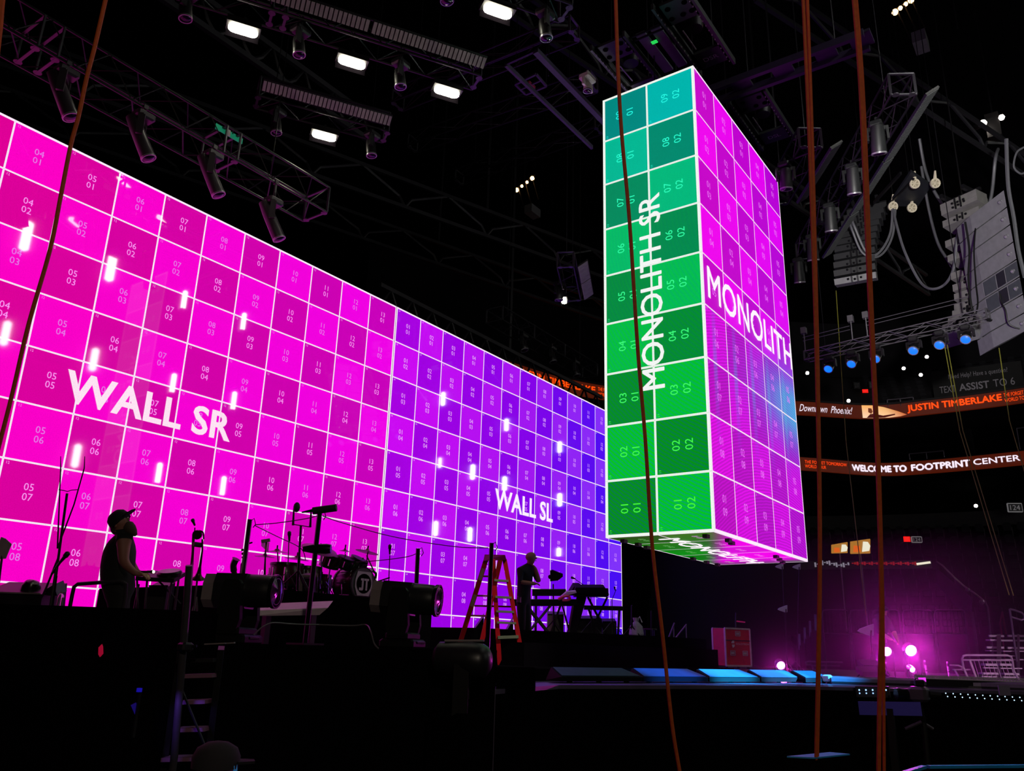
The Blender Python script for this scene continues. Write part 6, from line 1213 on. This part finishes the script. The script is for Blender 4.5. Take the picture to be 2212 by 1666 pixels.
MB().tube([o - ex * .3, o, o + Z * .25 + ex * .02, o + Z * .5 + ex * .05], .025, 6).build('arm', BLK, t); MB().bar(o + Z * .22 + ex * .05, o + Z * .2 + ex * .42, .06, .04).build('strip', mat('strip_pink', (150, 30, 90), .4, emit=(120, 14, 66), es=.6), t)
# small stands, antenna paddles, bags and steps at the back of the stage
PAD = mat('paddle_white', (190, 185, 215), .5)
def paddle(label, x, y, D, s, xb, zb, flip=1):
    c = at(x, y, D); t = thing('antenna_paddle', label, 'antenna', fz(xb, D, zb), 'antenna paddles'); MB().prism([(-.5 * s * flip, -.06 * s), (-.36 * s * flip, .08 * s), (.28 * s * flip, .32 * s), (.45 * s * flip, .36 * s), (.45 * s * flip, -.3 * s), (.3 * s * flip, -.36 * s), (-.36 * s * flip, -.14 * s)][::flip], c, CR, CU, CF, .03).build('paddle', PAD, t); MB().tube([c + CR * .3 * s, fz(xb, D, zb)], .018, 6).build('pole', ALU, t)
    for k in range(3): a = k * 2.1; p = fz(xb, D, zb); MB().tube([p + Z * .3, p + V((math.cos(a) * .3, math.sin(a) * .3, .01))], .014, 5).build('leg', BLK, t)
paddle('white antenna paddle on a pole right of the flight case', 1691, 1316, 26, .32, 1697, 1.2); paddle('grey antenna paddle on a stand beside the hooded person', 1871, 1362, 20.5, .42, 1873, 1.2); paddle('antenna paddle under the left bottom corner of the hanging screen', 1684, 1224, 27, .28, 1697, 1.2); paddle('antenna paddle under the right bottom corner of the hanging screen', 1721, 1225, 27.4, .28, 1717, 1.2)
for i, (x, y0, D, lb) in enumerate(((1365, 1308, 22, 'thin stand right of the purple wall, nearest to it'), (1407, 1320, 23, 'second thin stand right of the purple wall'), (1429, 1322, 23, 'third thin stand right of the purple wall, by the orange rope'))): stand('thin_stand', lb, at(x, y0, D), fz(x, D, 2.0 if i == 0 else 1.2), .022, 'thin stands right of the wall', .3, m=ALU)
c = fz(1375, 22, 2.0); t = thing('white_bag', 'crumpled white bag on the floor right of the purple wall', 'bag', c); MB().lathe(c, Z, [(0, .16), (.1, .2), (.3, .17), (.42, .06), (.52, .1), (.5, .0)], 9).build('bag', mat('bag_white', (150, 150, 160), .7, bump=.6, scale=14), t); MB().tube([c + Z * .42, c + Z * .55 + CR * .1, c + Z * .4 + CR * .16], .015, 5).build('tie', WHITE, t)
c = fz(1403, 22.5, 1.95); t = thing('metal_stool', 'small metal frame stool right of the white bag', 'stool', V((c.x, c.y, 1.2)))
for a in (-1, 1):
    for b in (-1, 1): MB().tube([V((c.x, c.y, 1.2)) + CR * .14 * a + V((CF.x, CF.y, 0)) * .14 * b, c + Z * .3 + CR * .12 * a + V((CF.x, CF.y, 0)) * .12 * b], .014, 5).build('leg', ALU, t)
MB().box(c + Z * .3, (.32, .32, .04)).build('seat', BLK, t)
HRB = mat('rail_grey', (120, 116, 122), .4, .4)
t = thing('step_unit', 'small dark steps with two slanted grey handrails, left of the flight case', 'steps', fz(1460, 24, 1.2))
for k in range(3): p = fz(1425 + k * 22, 24, 1.2); MB().box(p + Z * (.12 + .1 * k), (.7, .5, .24 + .2 * k)).build('tread', MATT, t)
for x, D in ((1435, 24), (1462, 23.6)): MB().tube([at(x, 1403, D) if x == 1435 else at(1452, 1388, D), at(x + 22, 1346, D)] if x == 1435 else [at(1452, 1388, D), at(1483, 1349, D)], .022, 6).build('handrail', HRB, t); MB().tube([at(x + 20, 1352, D), fz(x + 22, D, 1.4)], .018, 6).build('post', HRB, t)
# stepped stair with purple posts, barriers, bleachers
PP = mat('post_purple', (70, 60, 110), .4)
t = thing('stair_unit', 'dark stair with pale stepped posts left of the twin orange ropes', 'stair', fz(1745, 33, 0))
for k in range(4):
    x, y = 1761 - k * 11.5, 1328 + k * 14; MB().bar(at(x, y, 33), at(x + 1, y + 34, 33), .08, .06).build('post', PP, t); p = at(x, y + 32, 33); MB().hexa([V((*(p + CR * a + CF * b).xy, 0)) for a, b in ((-.2, 0), (.1, 0), (.1, 1), (-.2, 1))] + [p + CR * a + CF * b for a, b in ((-.2, 0), (.1, 0), (.1, 1), (-.2, 1))]).build('tread', MATT, t)
CRW = mat('crowd_rail', (86, 70, 92), .4, .4)
for i, (x0, x1) in enumerate(((1776, 1832), (1836, 1879), (1884, 1943), (1950, 2013), (2018, 2084))):
    D = 40; t = thing('crowd_barrier', ['first rounded barrier from the left, behind the twin orange ropes', 'second rounded barrier, left of the hooded person', 'third rounded barrier, behind the hooded person', 'fourth rounded barrier, above the magenta pair', 'fifth rounded barrier, rightmost on the bowl wall'][i], 'barrier', at((x0 + x1) / 2, 1368, D), 'rounded crowd barriers on the bowl wall'); zt = at((x0 + x1) / 2, 1368, D).z
    MB().tube([V((*at(x0, 1340, D).xy, zt)), at(x0, 1328, D), at(x0 + 2, 1320, D), at(x0 + 7, 1318, D), at(x1 - 7, 1318, D), at(x1 - 2, 1320, D), at(x1, 1328, D), V((*at(x1, 1340, D).xy, zt))], .035, 6).build('rail', CRW, t, smooth=True)
    for k in range(1, 8): a = at(x0 + (x1 - x0) * k / 8, 1319, D); MB().tube([a, V((a.x, a.y, zt))], .014, 4).build('bar', CONL, t)
    MB().bar(V((*at(x0, 1340, D).xy, zt - .02)), V((*at(x1, 1340, D).xy, zt - .02)), .3, .05).build('base', BLK, t); MB().bar(V((*at(x0, 1340, D).xy, zt)), V((*at(x0, 1340, D).xy, 0)), .08, .1).bar(V((*at(x1, 1340, D).xy, zt)), V((*at(x1, 1340, D).xy, 0)), .08, .1).build('support', BLK, t)
t = thing('stair_handrail', 'long sloping handrail down the seating aisle, lower right', 'railing', fz(2138, 38, 0)); D = 38
MB().tube([at(2024, 1214, 46), at(2036, 1222, 45), at(2062, 1248, 43), at(2082, 1266, 41), at(2105, 1282, 39.5), at(2128, 1300, 38), at(2133, 1312, 38), at(2138, 1355, 38), fz(2140, 38, 0)], .045, 6).build('rail', RAILM, t); MB().sphere(at(2121, 1301, 37.8), .12, 8).build('disc', RAILM, t); MB().sphere(at(2090, 1274, 40), .1, 8).build('disc', RAILM, t)
t = thing('aisle_panel', 'purple-lit panel beside the seating aisle', 'panel', fz(2060, 42, 0)); q = [at(2024, 1228, 44), at(2100, 1292, 40), at(2100, 1322, 40), at(2075, 1320, 41), at(2024, 1262, 44)]; MB().add(q + [v_ + CF * .06 for v_ in q], [(4, 3, 2, 1, 0), (5, 6, 7, 8, 9)] + [(i, (i + 1) % 5, 5 + (i + 1) % 5, 5 + i) for i in range(5)]).build('panel', mat('panel_purple', (66, 48, 92), .4), t); MB().bar(q[2], V((q[2].x, q[2].y, 0)), .1, .1).build('post', BLK, t)
BR = mat('barrier_metal', (190, 168, 190), .35, .4); D = 22
t = thing('steel_barrier', 'bright steel barrier with rounded top before the bleachers', 'barrier', fz(2130, D, 1.2))
MB().tube([fz(2083, D, 1.2), at(2081, 1442, D), at(2078, 1424, D), at(2081, 1417, D), at(2088, 1415.5, D), at(2176, 1416, D), at(2184, 1419, D), at(2187, 1428, D), at(2190, 1450, D), fz(2192, D, 1.2)], .028, 8).build('frame', BR, t, smooth=True); MB().tube([at(2080, 1426, D), at(2187, 1427, D)], .024, 6).build('rail', BR, t); MB().tube([at(2095, 1427, D), fz(2101, D, 1.2)], .03, 6).build('leg', BR, t)
for k in range(9): MB().tube([at(2104 + k * 9.5, 1427, D), fz(2106 + k * 9.6, D, 1.25)], .008, 4).build('bar', BR, t)
t = thing('steel_barrier', 'low bent steel barrier left of the bright one', 'barrier', fz(2063, D, 1.2)); MB().tube([fz(2064, D, 1.2), at(2062, 1447, D), at(2052, 1437, D), at(2070, 1438, D), at(2077, 1441, D), at(2080, 1449, D)][1:] and [at(2051, 1437, D), at(2070, 1438, D), at(2077, 1441, D), at(2080, 1449, D)], .026, 6).build('rail', BR, t); MB().tube([at(2058, 1447, D), at(2096, 1447, D)], .022, 6).build('rail', BR, t); MB().tube([at(2062, 1447, D), fz(2065, D, 1.2)], .026, 6).build('leg', BR, t)
t = thing('steel_barrier', 'P-shaped steel rail end at the right edge', 'barrier', fz(2188, 24, 0)); MB().tube([at(2181, 1316, 24), at(2190, 1318, 24), at(2207, 1324, 24), at(2213, 1331, 24), at(2212, 1338, 24), at(2206, 1340, 24), at(2184, 1333, 24)], .03, 6).build('rail', CRW, t); MB().tube([at(2181, 1316, 24), at(2188, 1366, 24), fz(2192, 24, 0)], .03, 6).build('post', CRW, t)
BL_ = mat('bleacher_metal', (180, 165, 182), .4, .3)
t = thing('bleacher', 'small metal bleacher with slatted benches at the right edge', 'bleacher', fz(2165, 25, 0))
for i, (y, x0, x1, D, h) in enumerate(((1374, 2136, 2168, 26.2, .06), (1374, 2177, 2240, 26.2, .06), (1383, 2134, 2154, 26, .05), (1384, 2158, 2240, 26, .05), (1399, 2131, 2168, 25.4, .06), (1400, 2176, 2240, 25.4, .06), (1406, 2133, 2152, 25.2, .03), (1407, 2162, 2240, 25.2, .03), (1417, 2128, 2200, 24.6, .03), (1425, 2128, 2210, 24.4, .03), (1436, 2124, 2149, 23.4, .06), (1436, 2155, 2180, 23.4, .06), (1443, 2124, 2154, 23.2, .03), (1444, 2160, 2207, 23.2, .03), (1455, 2119, 2154, 22.6, .05), (1456, 2164, 2196, 22.6, .05), (1462, 2120, 2154, 22.4, .03), (1463, 2162, 2196, 22.4, .03))): MB().bar(at(x0, y, D), at(x1, y + .5, D), .26 if i % 4 > 1 else .06, h).build('bench_plank', BL_, t)
for x in (2156, 2160, 2200): MB().bar(at(x, 1372, 26.3), at(x, 1466, 22.5), .06, .06).build('stringer', CRW, t)
for x, y, D in ((2140, 1376, 26.4), (2190, 1376, 26.4), (2160, 1464, 22.6)): MB().bar(at(x, y, D), fz(x, D, 0), .06, .06).build('leg', BLK, t)
t = thing('step_ladder', 'small dim red folding ladder behind the bleacher', 'ladder', fz(2166, 30, 0))
for a, b in (((2165, 1322), (2160, 1350)), ((2165, 1322), (2170, 1352)), ((2160, 1345), (2168, 1396)), ((2168, 1345), (2173, 1370))): MB().tube([at(*a, 30), at(*b, 30)], .03, 5).build('rail', LB, t)
MB().tube([at(2166, 1390, 30), fz(2168, 30, 0)], .03, 5).build('leg', LB, t)
for i, (x0, x1, y0, y1) in enumerate(((1997, 2003, 1427, 1460), (2046, 2051, 1430, 1462))):
    t = thing('striped_pole', ['left white striped pole right of the magenta pair', 'right white striped pole beside the low barrier'][i], 'pole', fz(x1, 20, 1.2), 'striped poles on the runway'); a, b = at(x0, y0, 20), at(x1, y1, 20)
    for k0, k1, m_ in ((0, .1, WHITE), (.1, .3, BLK), (.3, .62, WHITE), (.62, .7, BLK), (.7, 1, WHITE)): MB().tube([a.lerp(b, k0), a.lerp(b, k1)], .02, 6).build('segment', m_, t)
    MB().tube([b, fz(x1, 20, 1.2)], .02, 6).build('segment', BLK, t)
t = thing('front_rail', 'low pipe rail at the left of the magenta pair', 'railing', fz(1780, 26, 1.2)); D = 26; MB().tube([at(1752, 1436, D), at(1742, 1437, D), at(1740, 1431, D), at(1746, 1429.5, D), at(1820, 1431, D)], .025, 6).build('rail', CRW, t); MB().tube([at(1752, 1438, D), at(1815, 1439, D)], .022, 6).build('rail', CRW, t); MB().tube([at(1754, 1438, D), fz(1755, D, 1.2)], .025, 6).build('leg', CRW, t)
t = thing('stacked_steps', 'grey block steps left of the magenta pair', 'steps', fz(1885, 19, 1.2))
for x0, x1, y0, y1, D in ((1866, 1906, 1437, 1450, 19.4), (1863, 1906, 1452, 1464, 19)): a, b = at(x0, y0, D), at(x1, y0, D); zz = at(x0, y1, D).z; MB().hexa([V((a.x, a.y, zz)), V((b.x, b.y, zz)), V((b.x, b.y, zz)) + CF * .4, V((a.x, a.y, zz)) + CF * .4, a, b, b + CF * .4, a + CF * .4]).build('tread', CLG, t)
# ================================================================ ORANGE ROPES
OR = mat('rope_orange', (190, 80, 16), .7, var=.35, scale=30, bump=.3)
def rope(label, pts, D, w_, up=True):
    ps = [at(x, y, D) for x, y in pts]; ps = smooth_path(ps, 4); top = ps[0]; ps = [V((top.x, top.y, 31)) if False else top + (ps[0] - ps[1]) * 40] + ps if up else ps
    k = ps[0]; s_ = (30.85 - ps[1].z) / max(.01, (k.z - ps[1].z)); ps[0] = ps[1] + (k - ps[1]) * s_
    l = ps[-1]; d = ps[-1] - ps[-3]; kz = l.z / max(1e-3, -d.z); ps.append(l + d * min(kz, 40)) if l.z > .05 else None
    tag(MB().tube(ps, w_, 6).build('orange_rope', OR, smooth=True), label, 'rope', 'orange ropes hanging before the stage')
rope('orange rope at the left, crossing the magenta wall corner', ((228, 0), (205, 100), (187, 170), (170, 250), (152, 318), (132, 420), (108, 540), (62, 700), (28, 845), (0, 955), (-40, 1110)), 5.6, .0135)
rope('short bit of orange rope in the top left corner', ((10, -40), (4, 10), (0, 60), (-8, 130), (-60, 600)), 5.0, .016)
rope('orange rope crossing the green face of the hanging screen', ((1330, 0), (1335, 150), (1343, 290), (1360, 480), (1378, 760), (1394, 950), (1409, 1180), (1431, 1370), (1451, 1560), (1468, 1666)), 6.0, .0135)
rope('left strand of the twin orange ropes beside the magenta face', ((1735, 0), (1746, 250), (1755, 500), (1764, 800), (1770, 1150), (1767, 1400), (1762, 1666)), 6.0, .012)
rope('right strand of the twin orange ropes beside the magenta face', ((1744, 0), (1753, 250), (1760, 500), (1767, 800), (1772, 1150), (1770, 1400), (1765, 1666)), 6.05, .012)
rope('rightmost orange rope, thick, in front of the ribbon picture', ((1845, 0), (1857, 150), (1867, 350), (1877, 600), (1889, 850), (1896, 1000), (1904, 1300), (1900, 1500), (1898, 1666)), 6.0, .016)
rope('second strand close beside the rightmost orange rope, lower half', ((1850, 0), (1862, 150), (1872, 350), (1881, 600), (1892, 850), (1899, 1000), (1907, 1300), (1909, 1500), (1910, 1666)), 6.1, .011)
# ================================================================ HAZE added in place of lens bloom round the magenta lamps
hz = bpy.data.materials.new('bloom_haze_volume'); hz.use_nodes = True; nt = hz.node_tree; nt.nodes.remove(nt.nodes['Principled BSDF']); vs = nt.nodes.new('ShaderNodeVolumeScatter'); vs.inputs['Density'].default_value = .008; vs.inputs['Anisotropy'].default_value = .8
nt.links.new(vs.outputs['Volume'], nt.nodes['Material Output'].inputs['Volume'])
c = (ML[0] + ML[2]) / 2; b_ = MB().prism([(17, 7), (17.5, 2.5), (21, .5), (27, 1.5), (26, 7.5), (20, 9.8)], (0, 0, 1.215), X, Y, Z, 2.85); ob = b_.build('bloom_haze', hz, kind='stuff'); tag(ob, 'added haze patch standing in for lens bloom round the floor lamps', 'haze')
